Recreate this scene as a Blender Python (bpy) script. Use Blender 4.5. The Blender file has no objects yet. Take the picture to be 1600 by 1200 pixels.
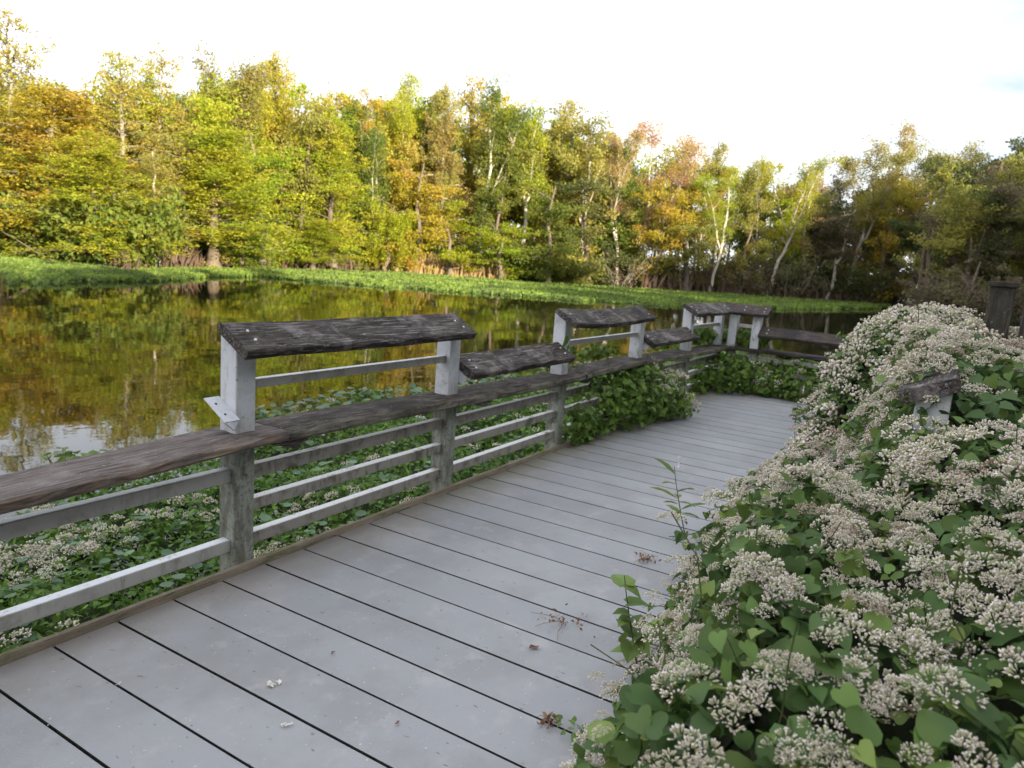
import bpy, bmesh, math, random
import numpy as np
from mathutils import Vector, Matrix

# ---------------------------------------------------------------- basics
scene = bpy.context.scene
COL = scene.collection
rad = math.radians
EYE = 1.45                                   # eye height above the deck
RW = np.array([[0.51994957, -0.10531556, 0.84767982],      # camera axes (right, down, forward) in the world
               [-0.85100541, -0.14957075, 0.50340678],
               [0.07377154, -0.98312625, -0.16739336]])
FPX = 1151.0
WATER = -0.6

def ray(px, py):
    return RW @ np.array([px - 800.0, py - 600.0, FPX])

def on_level(px, py, z):
    r = ray(px, py); t = (z - EYE) / r[2]
    return np.array([r[0] * t, r[1] * t, z])

def heading(px, py):
    r = ray(px, py); n = math.hypot(r[0], r[1])
    return r[0] / n, r[1] / n, r[2] / n

# ---------------------------------------------------------------- mesh helpers
def mesh_np(name, verts, faces, mat_idx=None, smooth=False):
    """verts (n,3); faces: list of (m,k) int arrays."""
    me = bpy.data.meshes.new(name)
    verts = np.asarray(verts, dtype=np.float32)
    me.vertices.add(len(verts)); me.vertices.foreach_set('co', verts.ravel())
    starts, totals, loops = [], [], []
    off = 0
    for f in faces:
        f = np.asarray(f, dtype=np.int32)
        if f.size == 0: continue
        m, k = f.shape
        starts.append(off + np.arange(m, dtype=np.int32) * k); totals.append(np.full(m, k, np.int32))
        loops.append(f.ravel()); off += m * k
    starts = np.concatenate(starts); totals = np.concatenate(totals); loops = np.concatenate(loops)
    me.loops.add(len(loops)); me.loops.foreach_set('vertex_index', loops)
    me.polygons.add(len(starts)); me.polygons.foreach_set('loop_start', starts)
    me.polygons.foreach_set('loop_total', totals)
    if mat_idx is not None:
        me.polygons.foreach_set('material_index', np.asarray(mat_idx, np.int32))
    me.polygons.foreach_set('use_smooth', np.full(len(starts), smooth, dtype=bool))
    me.update(calc_edges=True); me.validate()
    return me

class Geo:
    """collects vertices and equal-sized face blocks"""
    def __init__(self): self.v = []; self.f = {}; self.n = 0; self.mi = {}
    def add(self, v, faces, mi=0):
        v = np.asarray(v, dtype=np.float32).reshape(-1, 3)
        for f in faces:
            f = np.asarray(f, dtype=np.int64)
            k = f.shape[1]
            self.f.setdefault(k, []).append(f + self.n)
            self.mi.setdefault(k, []).append(np.full(len(f), mi, np.int32))
        self.v.append(v); self.n += len(v)
    def mesh(self, name, smooth=False):
        fs, mi = [], []
        for k in self.f:
            fs.append(np.concatenate(self.f[k])); mi.append(np.concatenate(self.mi[k]))
        return mesh_np(name, np.concatenate(self.v), fs, np.concatenate(mi), smooth)

def obj(name, me, mats, parent=None):
    o = bpy.data.objects.new(name, me); COL.objects.link(o)
    if me is not None:
        for m in (mats if isinstance(mats, (list, tuple)) else [mats]):
            me.materials.append(m)
    if parent is not None: o.parent = parent
    return o

def tag(o, label, cat, group=None):
    o['label'] = label; o['category'] = cat
    if group: o['group'] = group
    return o

def thing(name, label, cat, loc=(0, 0, 0), rz=0.0, group=None):
    o = bpy.data.objects.new(name, None); COL.objects.link(o)
    o.location = loc; o.rotation_euler = (0, 0, rz); o.empty_display_size = 0.1
    return tag(o, label, cat, group)

def bm_mesh(name, bm, smooth=False):
    me = bpy.data.meshes.new(name); bm.to_mesh(me); bm.free()
    if smooth:
        for p in me.polygons: p.use_smooth = True
    return me

def box_bm(x0, x1, y0, y1, z0, z1, bevel=0.004, seg=2):
    bm = bmesh.new()
    bmesh.ops.create_cube(bm, size=1.0)
    bmesh.ops.scale(bm, vec=(x1 - x0, y1 - y0, z1 - z0), verts=bm.verts)
    bmesh.ops.translate(bm, vec=((x0 + x1) / 2, (y0 + y1) / 2, (z0 + z1) / 2), verts=bm.verts)
    if bevel > 0:
        bmesh.ops.bevel(bm, geom=bm.edges[:], offset=bevel, segments=seg, affect='EDGES', profile=0.5)
    return bm

def prism_bm(poly, axis_from, axis_to, axis='x', bevel=0.0):
    """poly: list of (a,b) in the plane normal to axis"""
    bm = bmesh.new()
    def P(t, a, b):
        return (t, a, b) if axis == 'x' else ((a, t, b) if axis == 'y' else (a, b, t))
    A = [bm.verts.new(P(axis_from, a, b)) for a, b in poly]
    B = [bm.verts.new(P(axis_to, a, b)) for a, b in poly]
    n = len(poly)
    bm.faces.new(A); bm.faces.new(B[::-1])
    for i in range(n):
        bm.faces.new((A[i], B[i], B[(i + 1) % n], A[(i + 1) % n]))
    bmesh.ops.recalc_face_normals(bm, faces=bm.faces)
    if bevel > 0:
        bmesh.ops.bevel(bm, geom=bm.edges[:], offset=bevel, segments=2, affect='EDGES', profile=0.5)
    return bm

def vnoise(x, seed=0):
    """smooth 1-D value noise, vectorised"""
    r = np.random.RandomState(seed).rand(4096)
    x = np.asarray(x, float); i = np.floor(x).astype(int); f = x - i; f = f * f * (3 - 2 * f)
    return (r[i % 4096] * (1 - f) + r[(i + 1) % 4096] * f) * 2 - 1

def vnoise2(x, y, seed=0):
    r = np.random.RandomState(seed).rand(64, 64)
    x = np.asarray(x, float); y = np.asarray(y, float)
    i = np.floor(x).astype(int); j = np.floor(y).astype(int)
    fx = x - i; fy = y - j; fx = fx * fx * (3 - 2 * fx); fy = fy * fy * (3 - 2 * fy)
    g = lambda a, b: r[a % 64, b % 64]
    return ((g(i, j) * (1 - fx) + g(i + 1, j) * fx) * (1 - fy) + (g(i, j + 1) * (1 - fx) + g(i + 1, j + 1) * fx) * fy) * 2 - 1

def tube(geo, pts, radii, sides=6, mi=0):
    pts = np.asarray(pts, float); n = len(pts)
    d = np.gradient(pts, axis=0); d /= np.linalg.norm(d, axis=1)[:, None] + 1e-9
    ref = np.where(np.abs(d[:, 2:3]) > 0.9, np.array([[1.0, 0, 0]]), np.array([[0, 0, 1.0]]))
    a = np.cross(d, ref); a /= np.linalg.norm(a, axis=1)[:, None] + 1e-9
    b = np.cross(d, a)
    th = np.linspace(0, 2 * np.pi, sides, endpoint=False)
    V = pts[:, None, :] + np.asarray(radii, float)[:, None, None] * (np.cos(th)[None, :, None] * a[:, None, :] + np.sin(th)[None, :, None] * b[:, None, :])
    F = []
    for i in range(n - 1):
        for k in range(sides):
            k2 = (k + 1) % sides
            F.append((i * sides + k, i * sides + k2, (i + 1) * sides + k2, (i + 1) * sides + k))
    geo.add(V.reshape(-1, 3), [np.array(F)], mi)

def frames(N, rng, flat=0.0, droop=0.0):
    """random leaf frames: axis u (length), w (width), n (normal). flat -> normals up"""
    n = rng.normal(size=(N, 3)); n /= np.linalg.norm(n, axis=1)[:, None]
    n = n * (1 - flat) + np.array([0, 0, 1.0]) * flat * np.sign(rng.rand(N, 1) + 1)
    n /= np.linalg.norm(n, axis=1)[:, None] + 1e-9
    u = rng.normal(size=(N, 3)); u[:, 2] -= droop
    u -= (u * n).sum(1)[:, None] * n; u /= np.linalg.norm(u, axis=1)[:, None] + 1e-9
    w = np.cross(n, u)
    return u, w, n

def cards(geo, P, L, W, rng, flat=0.0, droop=0.0, fold=0.15, mi=0):
    """rhombic leaf cards"""
    N = len(P)
    if N == 0: return
    u, w, n = frames(N, rng, flat, droop)
    L = np.broadcast_to(np.asarray(L, float), (N,))[:, None]; W = np.broadcast_to(np.asarray(W, float), (N,))[:, None]
    a = P - u * L * 0.5; c = P + u * L * 0.5
    b = P + w * W * 0.5 + n * W * fold; d = P - w * W * 0.5 + n * W * fold
    V = np.stack([a, b, c, d], 1).reshape(-1, 3)
    geo.add(V, [np.arange(N * 4).reshape(N, 4)], mi)

HEART = np.array([(0, 0, 0), (-.30, -.16, .03), (-.50, .10, .10), (-.38, .52, .07), (0, 1.0, -.16), (0, .5, -.02), (.38, .52, .07), (.50, .10, .10), (.30, -.16, .03)], float)
HEART_F = np.array([(0, 1, 2, 3), (0, 3, 4, 5), (0, 5, 4, 6), (0, 6, 7, 8)])
_t = np.array([0, .07, .2, .38, .58, .78, .93, 1.0])
_w = np.array([.17, .36, .45, .42, .31, .18, .07, .012]); _y = _t - np.array([.15, .14, .07, .02, 0, 0, 0, 0])
HEART_N = np.stack([np.stack([-_w, _y, .10 * np.sin(_t * 3) + .03 * np.cos(_t * 14) - .16 * _t ** 2], 1), np.stack([0 * _t, np.maximum(_t, 0), -.03 - .16 * _t ** 2], 1), np.stack([_w, _y, .09 * np.sin(_t * 3) - .03 * np.cos(_t * 12) - .16 * _t ** 2], 1)], 1).reshape(-1, 3)
HEART_NF = np.array([(3 * i + a, 3 * i + a + 1, 3 * i + a + 4, 3 * i + a + 3) for i in range(7) for a in (0, 1)])
LANCE = np.array([(0, 0, 0), (-.10, .2, .03), (-.14, .45, .04), (-.08, .75, .0), (0, 1.0, -.12), (0, .5, 0), (.08, .75, .0), (.14, .45, .04), (.10, .2, .03)], float)
_th = np.linspace(0, 2 * np.pi, 9)[:-1]
DISC = np.concatenate([np.array([[0, 0, -.06]]), np.stack([np.cos(_th) * .5, np.sin(_th) * .5, 0.04 * np.cos(2 * _th)], 1)])
DISC_F = np.array([(0, 1, 2, 3), (0, 3, 4, 5), (0, 5, 6, 7), (0, 7, 8, 1)])

def shaped(geo, P, S, u, w, n, shape=HEART, F=HEART_F, mi=0):
    N = len(P)
    if N == 0: return
    S = np.broadcast_to(np.asarray(S, float), (N,))
    V = P[:, None, :] + S[:, None, None] * (shape[None, :, 0:1] * w[:, None, :] + shape[None, :, 1:2] * u[:, None, :] + shape[None, :, 2:3] * n[:, None, :])
    k = len(shape)
    f = (np.arange(N) * k)[:, None, None] + F[None]
    geo.add(V.reshape(-1, 3), [f.reshape(-1, F.shape[1])], mi)

def norm(a):
    return a / (np.linalg.norm(a, axis=-1, keepdims=True) + 1e-9)

# ---------------------------------------------------------------- materials
def new_mat(name):
    m = bpy.data.materials.new(name); m.use_nodes = True
    nt = m.node_tree
    for n in list(nt.nodes): nt.nodes.remove(n)
    out = nt.nodes.new('ShaderNodeOutputMaterial')
    return m, nt, out

def N(nt, kind, **kw):
    n = nt.nodes.new(kind)
    for k, v in kw.items():
        if k.startswith('i_'):
            key = k[2:]
            key = int(key) if key.isdigit() else key.replace('_', ' ')
            n.inputs[key].default_value = v
        else: setattr(n, k, v)
    return n

def rgba(c): return (c[0], c[1], c[2], 1.0)

def mix(nt, fac, a, b, mode='MIX'):
    m = nt.nodes.new('ShaderNodeMix'); m.data_type = 'RGBA'; m.blend_type = mode; m.clamp_factor = True
    for sock, val in ((m.inputs[0], fac), (m.inputs[6], a), (m.inputs[7], b)):
        if isinstance(val, bpy.types.NodeSocket): nt.links.new(val, sock)
        elif isinstance(val, (int, float)): sock.default_value = val
        else: sock.default_value = rgba(val)
    return m.outputs[2]

def ramp(nt, fac, lo, hi):
    r = nt.nodes.new('ShaderNodeMapRange'); r.interpolation_type = 'SMOOTHSTEP'
    nt.links.new(fac, r.inputs[0]); r.inputs[1].default_value = lo; r.inputs[2].default_value = hi
    return r.outputs[0]

def math_n(nt, op, a, b=None):
    n = nt.nodes.new('ShaderNodeMath'); n.operation = op
    for i, v in enumerate((a, b)):
        if v is None: continue
        if isinstance(v, bpy.types.NodeSocket): nt.links.new(v, n.inputs[i])
        else: n.inputs[i].default_value = v
    return n.outputs[0]

def coords(nt, scale=(1, 1, 1), kind='Object', loc=(0, 0, 0)):
    tc = nt.nodes.new('ShaderNodeTexCoord'); mp = nt.nodes.new('ShaderNodeMapping')
    mp.inputs['Scale'].default_value = scale; mp.inputs['Location'].default_value = loc
    nt.links.new(tc.outputs[kind], mp.inputs['Vector'])
    return mp.outputs[0]

def noise(nt, vec, scale, detail=4, rough=0.55, dist=0.0):
    n = nt.nodes.new('ShaderNodeTexNoise'); n.inputs['Scale'].default_value = scale
    n.inputs['Detail'].default_value = detail; n.inputs['Roughness'].default_value = rough; n.inputs['Distortion'].default_value = dist
    nt.links.new(vec, n.inputs['Vector'])
    return n.outputs['Fac']

def principled(nt, out, color, rough=0.7, spec=0.3, bump=None, bump_s=0.3, bump_d=0.01):
    p = nt.nodes.new('ShaderNodeBsdfPrincipled')
    for sock, val in ((p.inputs['Base Color'], color), (p.inputs['Roughness'], rough)):
        if isinstance(val, bpy.types.NodeSocket): nt.links.new(val, sock)
        elif isinstance(val, (int, float)): sock.default_value = val
        else: sock.default_value = rgba(val)
    p.inputs['Specular IOR Level'].default_value = spec
    if bump is not None:
        b = nt.nodes.new('ShaderNodeBump'); b.inputs['Strength'].default_value = bump_s; b.inputs['Distance'].default_value = bump_d
        nt.links.new(bump, b.inputs['Height']); nt.links.new(b.outputs[0], p.inputs['Normal'])
    nt.links.new(p.outputs[0], out.inputs[0])
    return p

def leaf_mat(name, c1, c2, c3=None, patch=0.6, trans=0.45, rough=0.6, jitter=0.35, spec=0.25):
    """leaf colours: c1/c2 vary leaf by leaf, c3 in patches through the crown"""
    m, nt, out = new_mat(name)
    g = nt.nodes.new('ShaderNodeNewGeometry')
    oi = nt.nodes.new('ShaderNodeObjectInfo')
    col = mix(nt, g.outputs['Random Per Island'], c1, c2)
    if c3 is not None:
        tc = nt.nodes.new('ShaderNodeTexCoord'); va = nt.nodes.new('ShaderNodeVectorMath'); va.operation = 'ADD'
        sc = nt.nodes.new('ShaderNodeVectorMath'); sc.operation = 'SCALE'
        cb = nt.nodes.new('ShaderNodeCombineXYZ')
        for i in range(3): nt.links.new(oi.outputs['Random'], cb.inputs[i])
        nt.links.new(cb.outputs[0], sc.inputs[0]); sc.inputs[3].default_value = 37.0
        nt.links.new(tc.outputs['Object'], va.inputs[0]); nt.links.new(sc.outputs[0], va.inputs[1])
        f = ramp(nt, noise(nt, va.outputs[0], patch, 3, 0.6), 0.46, 0.60)
        col = mix(nt, f, col, c3)
    h = nt.nodes.new('ShaderNodeHueSaturation')
    nt.links.new(col, h.inputs['Color'])
    v = math_n(nt, 'MULTIPLY', math_n(nt, 'FRACT', math_n(nt, 'MULTIPLY', g.outputs['Random Per Island'], 17.31)), jitter)
    nt.links.new(math_n(nt, 'ADD', v, 1 - jitter / 2), h.inputs['Value'])
    hv = math_n(nt, 'ADD', math_n(nt, 'MULTIPLY', oi.outputs['Random'], 0.028), 0.476)
    nt.links.new(hv, h.inputs['Hue'])
    p = nt.nodes.new('ShaderNodeBsdfPrincipled'); p.inputs['Roughness'].default_value = rough; p.inputs['Specular IOR Level'].default_value = spec
    nt.links.new(h.outputs[0], p.inputs['Base Color'])
    t = nt.nodes.new('ShaderNodeBsdfTranslucent'); nt.links.new(h.outputs[0], t.inputs['Color'])
    ms = nt.nodes.new('ShaderNodeMixShader'); ms.inputs[0].default_value = trans
    nt.links.new(p.outputs[0], ms.inputs[1]); nt.links.new(t.outputs[0], ms.inputs[2])
    nt.links.new(ms.outputs[0], out.inputs[0])
    return m

def bark_mat(name, c1, c2, c3, scale=3.0):
    m, nt, out = new_mat(name)
    v = coords(nt, (1, 1, 0.25))
    a = noise(nt, v, scale, 6, 0.65); b = noise(nt, coords(nt, (1, 1, 0.6), loc=(3, 5, 1)), scale * 0.4, 3)
    col = mix(nt, ramp(nt, a, 0.35, 0.65), c1, c2)
    col = mix(nt, ramp(nt, b, 0.5, 0.68), col, c3)
    principled(nt, out, col, 0.85, 0.15, a, 0.5, 0.02)
    return m

def face_dir(nt, vec, lo, hi):
    g = nt.nodes.new('ShaderNodeNewGeometry'); d = nt.nodes.new('ShaderNodeVectorMath'); d.operation = 'DOT_PRODUCT'
    nt.links.new(g.outputs['Normal'], d.inputs[0]); d.inputs[1].default_value = vec
    return ramp(nt, d.outputs['Value'], lo, hi)

def wood_mat(name, c_dark, c_mid, c_light, axis='x', moss=(0.09, 0.09, 0.035), moss_amt=0.2, pale=0.3, edge=None):
    """weathered lumber, grain along axis"""
    m, nt, out = new_mat(name)
    s = {'x': (0.9, 7, 7), 'y': (7, 0.9, 7), 'z': (7, 7, 0.9)}[axis]
    fine = {'x': (3.5, 55, 55), 'y': (55, 3.5, 55), 'z': (55, 55, 3.5)}[axis]
    g1 = noise(nt, coords(nt, s), 3.0, 6, 0.7, 0.8)
    g2 = noise(nt, coords(nt, fine), 1.6, 5, 0.75, 0.3)
    blot = noise(nt, coords(nt, (1, 1, 1), loc=(7, 2, 4)), 5.0, 5, 0.7)
    big = noise(nt, coords(nt, (1, 1, 1), loc=(1, 9, 2)), 1.7, 3, 0.6)
    spk = noise(nt, coords(nt, (1, 1, 1), loc=(4, 4, 8)), 55.0, 3, 0.7)
    col = mix(nt, ramp(nt, g1, 0.36, 0.62), c_dark, c_mid)
    col = mix(nt, math_n(nt, 'MULTIPLY', ramp(nt, g2, 0.50, 0.68), pale + 0.35), col, c_light)
    col = mix(nt, math_n(nt, 'MULTIPLY', ramp(nt, blot, 0.50, 0.70), pale), col, c_light)
    col = mix(nt, math_n(nt, 'MULTIPLY', ramp(nt, big, 0.52, 0.66), 0.75), col, c_dark)
    col = mix(nt, math_n(nt, 'MULTIPLY', ramp(nt, spk, 0.66, 0.72), 0.7), col, (0.42, 0.40, 0.38))
    col = mix(nt, math_n(nt, 'MULTIPLY', ramp(nt, noise(nt, coords(nt, loc=(2, 2, 2)), 2.6, 5, 0.7), 0.52, 0.68), moss_amt), col, moss)
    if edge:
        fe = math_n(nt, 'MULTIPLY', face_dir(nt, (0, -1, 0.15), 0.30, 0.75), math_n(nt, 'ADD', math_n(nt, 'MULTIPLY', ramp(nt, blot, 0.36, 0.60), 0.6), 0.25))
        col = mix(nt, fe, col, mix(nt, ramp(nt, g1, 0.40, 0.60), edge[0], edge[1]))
    crack = ramp(nt, g2, 0.44, 0.33)
    col = mix(nt, math_n(nt, 'MULTIPLY', crack, 0.65), col, (0.012, 0.010, 0.010))
    h = math_n(nt, 'ADD', math_n(nt, 'MULTIPLY', g2, 1.0), math_n(nt, 'MULTIPLY', blot, 0.6))
    principled(nt, out, col, 0.82, 0.2, h, 0.9, 0.008)
    return m

def metal_mat(name, base, dirt, amt=0.3, low=None, top=None):
    """painted aluminium: grime in blotches; low = (z, colour): lichen below that height"""
    m, nt, out = new_mat(name)
    a = noise(nt, coords(nt, (1, 1, 1)), 9.0, 6, 0.7); b = noise(nt, coords(nt, (2, 2, 0.4), loc=(3, 1, 2)), 14.0, 5, 0.7)
    s = noise(nt, coords(nt, loc=(5, 3, 1)), 60.0, 3, 0.6)
    f = math_n(nt, 'MULTIPLY', ramp(nt, a, 0.46, 0.70), amt)
    col = mix(nt, f, base, dirt)
    col = mix(nt, math_n(nt, 'MULTIPLY', ramp(nt, b, 0.52, 0.70), amt * 0.9), col, dirt)
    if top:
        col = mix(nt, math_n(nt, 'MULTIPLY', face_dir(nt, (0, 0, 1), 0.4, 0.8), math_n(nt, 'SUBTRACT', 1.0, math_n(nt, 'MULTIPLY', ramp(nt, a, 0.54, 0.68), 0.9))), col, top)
    col = mix(nt, math_n(nt, 'MULTIPLY', ramp(nt, s, 0.62, 0.72), amt), col, (0.05, 0.045, 0.035))
    if low:
        tc = nt.nodes.new('ShaderNodeTexCoord'); sp = nt.nodes.new('ShaderNodeSeparateXYZ')
        nt.links.new(tc.outputs['Object'], sp.inputs[0])
        zz = math_n(nt, 'ADD', sp.outputs[2], math_n(nt, 'MULTIPLY', math_n(nt, 'SUBTRACT', a, 0.5), 0.12))
        fl = ramp(nt, zz, low[0] + 0.02, low[0] - 0.02)
        lich = mix(nt, ramp(nt, b, 0.40, 0.62), low[1], low[2])
        lich = mix(nt, ramp(nt, a, 0.54, 0.68), lich, (0.05, 0.042, 0.03))
        lich = mix(nt, math_n(nt, 'MULTIPLY', ramp(nt, s, 0.52, 0.66), 0.7), lich, (0.045, 0.04, 0.03))
        col = mix(nt, math_n(nt, 'MULTIPLY', fl, 0.9), col, lich)
    principled(nt, out, col, 0.45, 0.4, a, 0.15, 0.004)
    return m

M = {}
M['post'] = metal_mat('painted_post', (0.57, 0.58, 0.60), (0.26, 0.25, 0.21), 0.55, (0.56, (0.26, 0.275, 0.22), (0.125, 0.12, 0.08)))
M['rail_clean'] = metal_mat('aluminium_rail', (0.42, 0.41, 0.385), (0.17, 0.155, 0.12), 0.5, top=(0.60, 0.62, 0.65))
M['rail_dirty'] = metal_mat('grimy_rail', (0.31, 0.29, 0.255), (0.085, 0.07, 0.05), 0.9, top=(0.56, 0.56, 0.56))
M['bracket'] = metal_mat('bracket_metal', (0.56, 0.58, 0.62), (0.22, 0.22, 0.2), 0.25)
M['wood_grey'] = wood_mat('silvered_lumber', (0.07, 0.055, 0.050), (0.145, 0.120, 0.112), (0.26, 0.225, 0.205), 'x', moss_amt=0.05, pale=0.45)
M['wood_dark'] = wood_mat('blackened_lumber', (0.020, 0.016, 0.014), (0.066, 0.053, 0.047), (0.27, 0.24, 0.23), 'x', moss_amt=0.30, pale=0.66)
M['wood_dark_y'] = wood_mat('blackened_lumber_cross', (0.022, 0.017, 0.016), (0.062, 0.046, 0.043), (0.2, 0.17, 0.165), 'y', moss_amt=0.3, pale=0.25)
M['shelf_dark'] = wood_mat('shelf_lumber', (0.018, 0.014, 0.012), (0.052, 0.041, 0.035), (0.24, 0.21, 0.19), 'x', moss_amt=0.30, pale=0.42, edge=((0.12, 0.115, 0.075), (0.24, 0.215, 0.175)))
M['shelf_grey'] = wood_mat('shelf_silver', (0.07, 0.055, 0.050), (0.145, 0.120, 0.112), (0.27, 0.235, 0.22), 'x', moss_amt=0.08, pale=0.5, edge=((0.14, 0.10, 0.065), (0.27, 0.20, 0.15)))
M['wood_kerb'] = wood_mat('kerb_lumber', (0.21, 0.175, 0.125), (0.32, 0.265, 0.20), (0.40, 0.345, 0.275), 'x', moss=(0.19, 0.18, 0.085), moss_amt=0.85, pale=0.3)
M['timber'] = wood_mat('dark_timber', (0.035, 0.030, 0.024), (0.085, 0.075, 0.06), (0.15, 0.135, 0.11), 'z', moss_amt=0.4, pale=0.2)
m_, nt_, o_ = new_mat('screw_head'); principled(nt_, o_, (0.75, 0.75, 0.73), 0.5, 0.5); M['screw'] = m_

def deck_mat():
    m, nt, out = new_mat('composite_deck')
    oi = nt.nodes.new('ShaderNodeObjectInfo')
    tc = nt.nodes.new('ShaderNodeTexCoord'); geo = nt.nodes.new('ShaderNodeNewGeometry')
    sp = nt.nodes.new('ShaderNodeSeparateXYZ'); nt.links.new(geo.outputs['Position'], sp.inputs[0])
    pos = geo.outputs['Position']
    def nz(scale, det=5, loc=(0, 0, 0), sc=(1, 1, 1)):
        mp = nt.nodes.new('ShaderNodeMapping'); mp.inputs['Location'].default_value = loc; mp.inputs['Scale'].default_value = sc
        nt.links.new(pos, mp.inputs[0]); return noise(nt, mp.outputs[0], scale, det, 0.65)
    col = mix(nt, oi.outputs['Random'], (0.262, 0.268, 0.280), (0.315, 0.318, 0.326))
    col = mix(nt, math_n(nt, 'MULTIPLY', ramp(nt, nz(2.2), 0.42, 0.66), 0.6), col, (0.225, 0.22, 0.215))
    col = mix(nt, math_n(nt, 'MULTIPLY', ramp(nt, nz(7.0, 6, (3, 3, 0)), 0.54, 0.70), 0.6), col, (0.37, 0.36, 0.35))
    col = mix(nt, math_n(nt, 'MULTIPLY', ramp(nt, nz(1.3, 4, (9, 1, 0)), 0.58, 0.72), 0.5), col, (0.40, 0.37, 0.36))
    # grime along the kerb
    e = math_n(nt, 'ADD', sp.outputs[1], math_n(nt, 'MULTIPLY', math_n(nt, 'SUBTRACT', nz(5.0, 5, (1, 7, 0)), 0.5), 0.45))
    moss = mix(nt, ramp(nt, sp.outputs[0], 2.2, 4.2), (0.20, 0.175, 0.15), (0.175, 0.16, 0.105))
    col = mix(nt, math_n(nt, 'MULTIPLY', ramp(nt, e, 2.18, 2.56), 0.85), col, moss)
    # small pale specks and dark crumbs
    col = mix(nt, math_n(nt, 'MULTIPLY', ramp(nt, nz(70.0, 2, (2, 5, 0)), 0.70, 0.73), 0.8), col, (0.55, 0.53, 0.5))
    col = mix(nt, math_n(nt, 'MULTIPLY', ramp(nt, nz(38.0, 2, (8, 5, 0), (1, 0.6, 1)), 0.68, 0.72), 0.7), col, (0.13, 0.10, 0.085))
    w = nt.nodes.new('ShaderNodeTexWave'); w.wave_type = 'BANDS'; w.bands_direction = 'X'; w.inputs['Scale'].default_value = 52.0
    w.inputs['Distortion'].default_value = 0.15; nt.links.new(pos, w.inputs[0])
    col = mix(nt, math_n(nt, 'MULTIPLY', w.outputs['Fac'], 0.16), col, (0.17, 0.17, 0.18))
    h = math_n(nt, 'ADD', math_n(nt, 'MULTIPLY', w.outputs['Fac'], 0.5), math_n(nt, 'MULTIPLY', nz(30.0), 0.5))
    principled(nt, out, col, 0.55, 0.35, h, 0.25, 0.003)
    return m
M['deck'] = deck_mat()

def plain(name, c1, c2, scale=4.0, rough=0.9, bump=0.3):
    m, nt, out = new_mat(name)
    a = noise(nt, coords(nt), scale, 6, 0.65)
    principled(nt, out, mix(nt, ramp(nt, a, 0.35, 0.65), c1, c2), rough, 0.15, a, bump, 0.02)
    return m
M['ground'] = plain('bank_soil', (0.022, 0.017, 0.011), (0.045, 0.036, 0.02), 1.5)
M['joist'] = plain('joist_wood', (0.02, 0.017, 0.014), (0.04, 0.034, 0.027), 6)
M['shade_core'] = plain('vine_shade_core', (0.012, 0.018, 0.008), (0.03, 0.036, 0.016), 14.0)  # dark tone stands in for shaded leaves deep in the vine
M['marsh_base'] = plain('marsh_litter', (0.014, 0.024, 0.008), (0.03, 0.045, 0.015), 9.0)
M['mat_base'] = plain('mat_green', (0.07, 0.12, 0.028), (0.11, 0.165, 0.036), 3.0)
M['dry'] = plain('dry_stem', (0.16, 0.085, 0.05), (0.26, 0.15, 0.09), 30)
M['petal'] = plain('fallen_petal', (0.6, 0.57, 0.5), (0.7, 0.68, 0.6), 60)
M['brown_leaf'] = plain('brown_leaf', (0.12, 0.06, 0.045), (0.2, 0.11, 0.08), 40)

M['vine_leaf'] = leaf_mat('vine_leaf', (0.045, 0.108, 0.030), (0.105, 0.195, 0.046), (0.068, 0.140, 0.046), 3.0, 0.32, 0.55, 0.5, 0.25)
M['vine_leaf_light'] = leaf_mat('young_vine_leaf', (0.09, 0.165, 0.035), (0.155, 0.235, 0.055), None, 3.0, 0.3, 0.5, 0.4, 0.25)
M['marsh_leaf'] = leaf_mat('marsh_leaf', (0.052, 0.12, 0.020), (0.14, 0.245, 0.040), (0.09, 0.18, 0.026), 1.2, 0.3, 0.55, 0.6, 0.22)
M['penny'] = leaf_mat('pennywort_leaf', (0.05, 0.115, 0.05), (0.10, 0.18, 0.085), None, 1.0, 0.25, 0.45, 0.5, 0.35)
M['stem'] = plain('green_stem', (0.06, 0.085, 0.03), (0.10, 0.10, 0.045), 20)
M['floret'] = leaf_mat('floret_tip', (0.82, 0.77, 0.70), (0.86, 0.74, 0.76), (0.70, 0.61, 0.54), 7.0, 0.3, 0.7, 0.3, 0.1)
M['calyx'] = leaf_mat('floret_calyx', (0.50, 0.54, 0.30), (0.64, 0.61, 0.45), None, 3.0, 0.3, 0.7, 0.3, 0.1)
M['floret_faded'] = leaf_mat('faded_floret', (0.58, 0.48, 0.40), (0.62, 0.50, 0.45), (0.44, 0.34, 0.26), 7.0, 0.3, 0.8, 0.3, 0.1)
M['calyx_faded'] = leaf_mat('faded_calyx', (0.33, 0.30, 0.17), (0.40, 0.33, 0.22), None, 3.0, 0.3, 0.8, 0.3, 0.1)
M['reed'] = leaf_mat('dry_reed', (0.30, 0.22, 0.09), (0.42, 0.33, 0.14), None, 1.0, 0.3)
M['rust_stalk'] = leaf_mat('rust_stalk', (0.065, 0.042, 0.027), (0.12, 0.078, 0.05), None, 1.0, 0.1)
M['hyacinth'] = leaf_mat('floating_leaf', (0.12, 0.205, 0.048), (0.20, 0.285, 0.052), (0.105, 0.16, 0.046), 0.35, 0.35, 0.6, 0.5, .15)

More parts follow.
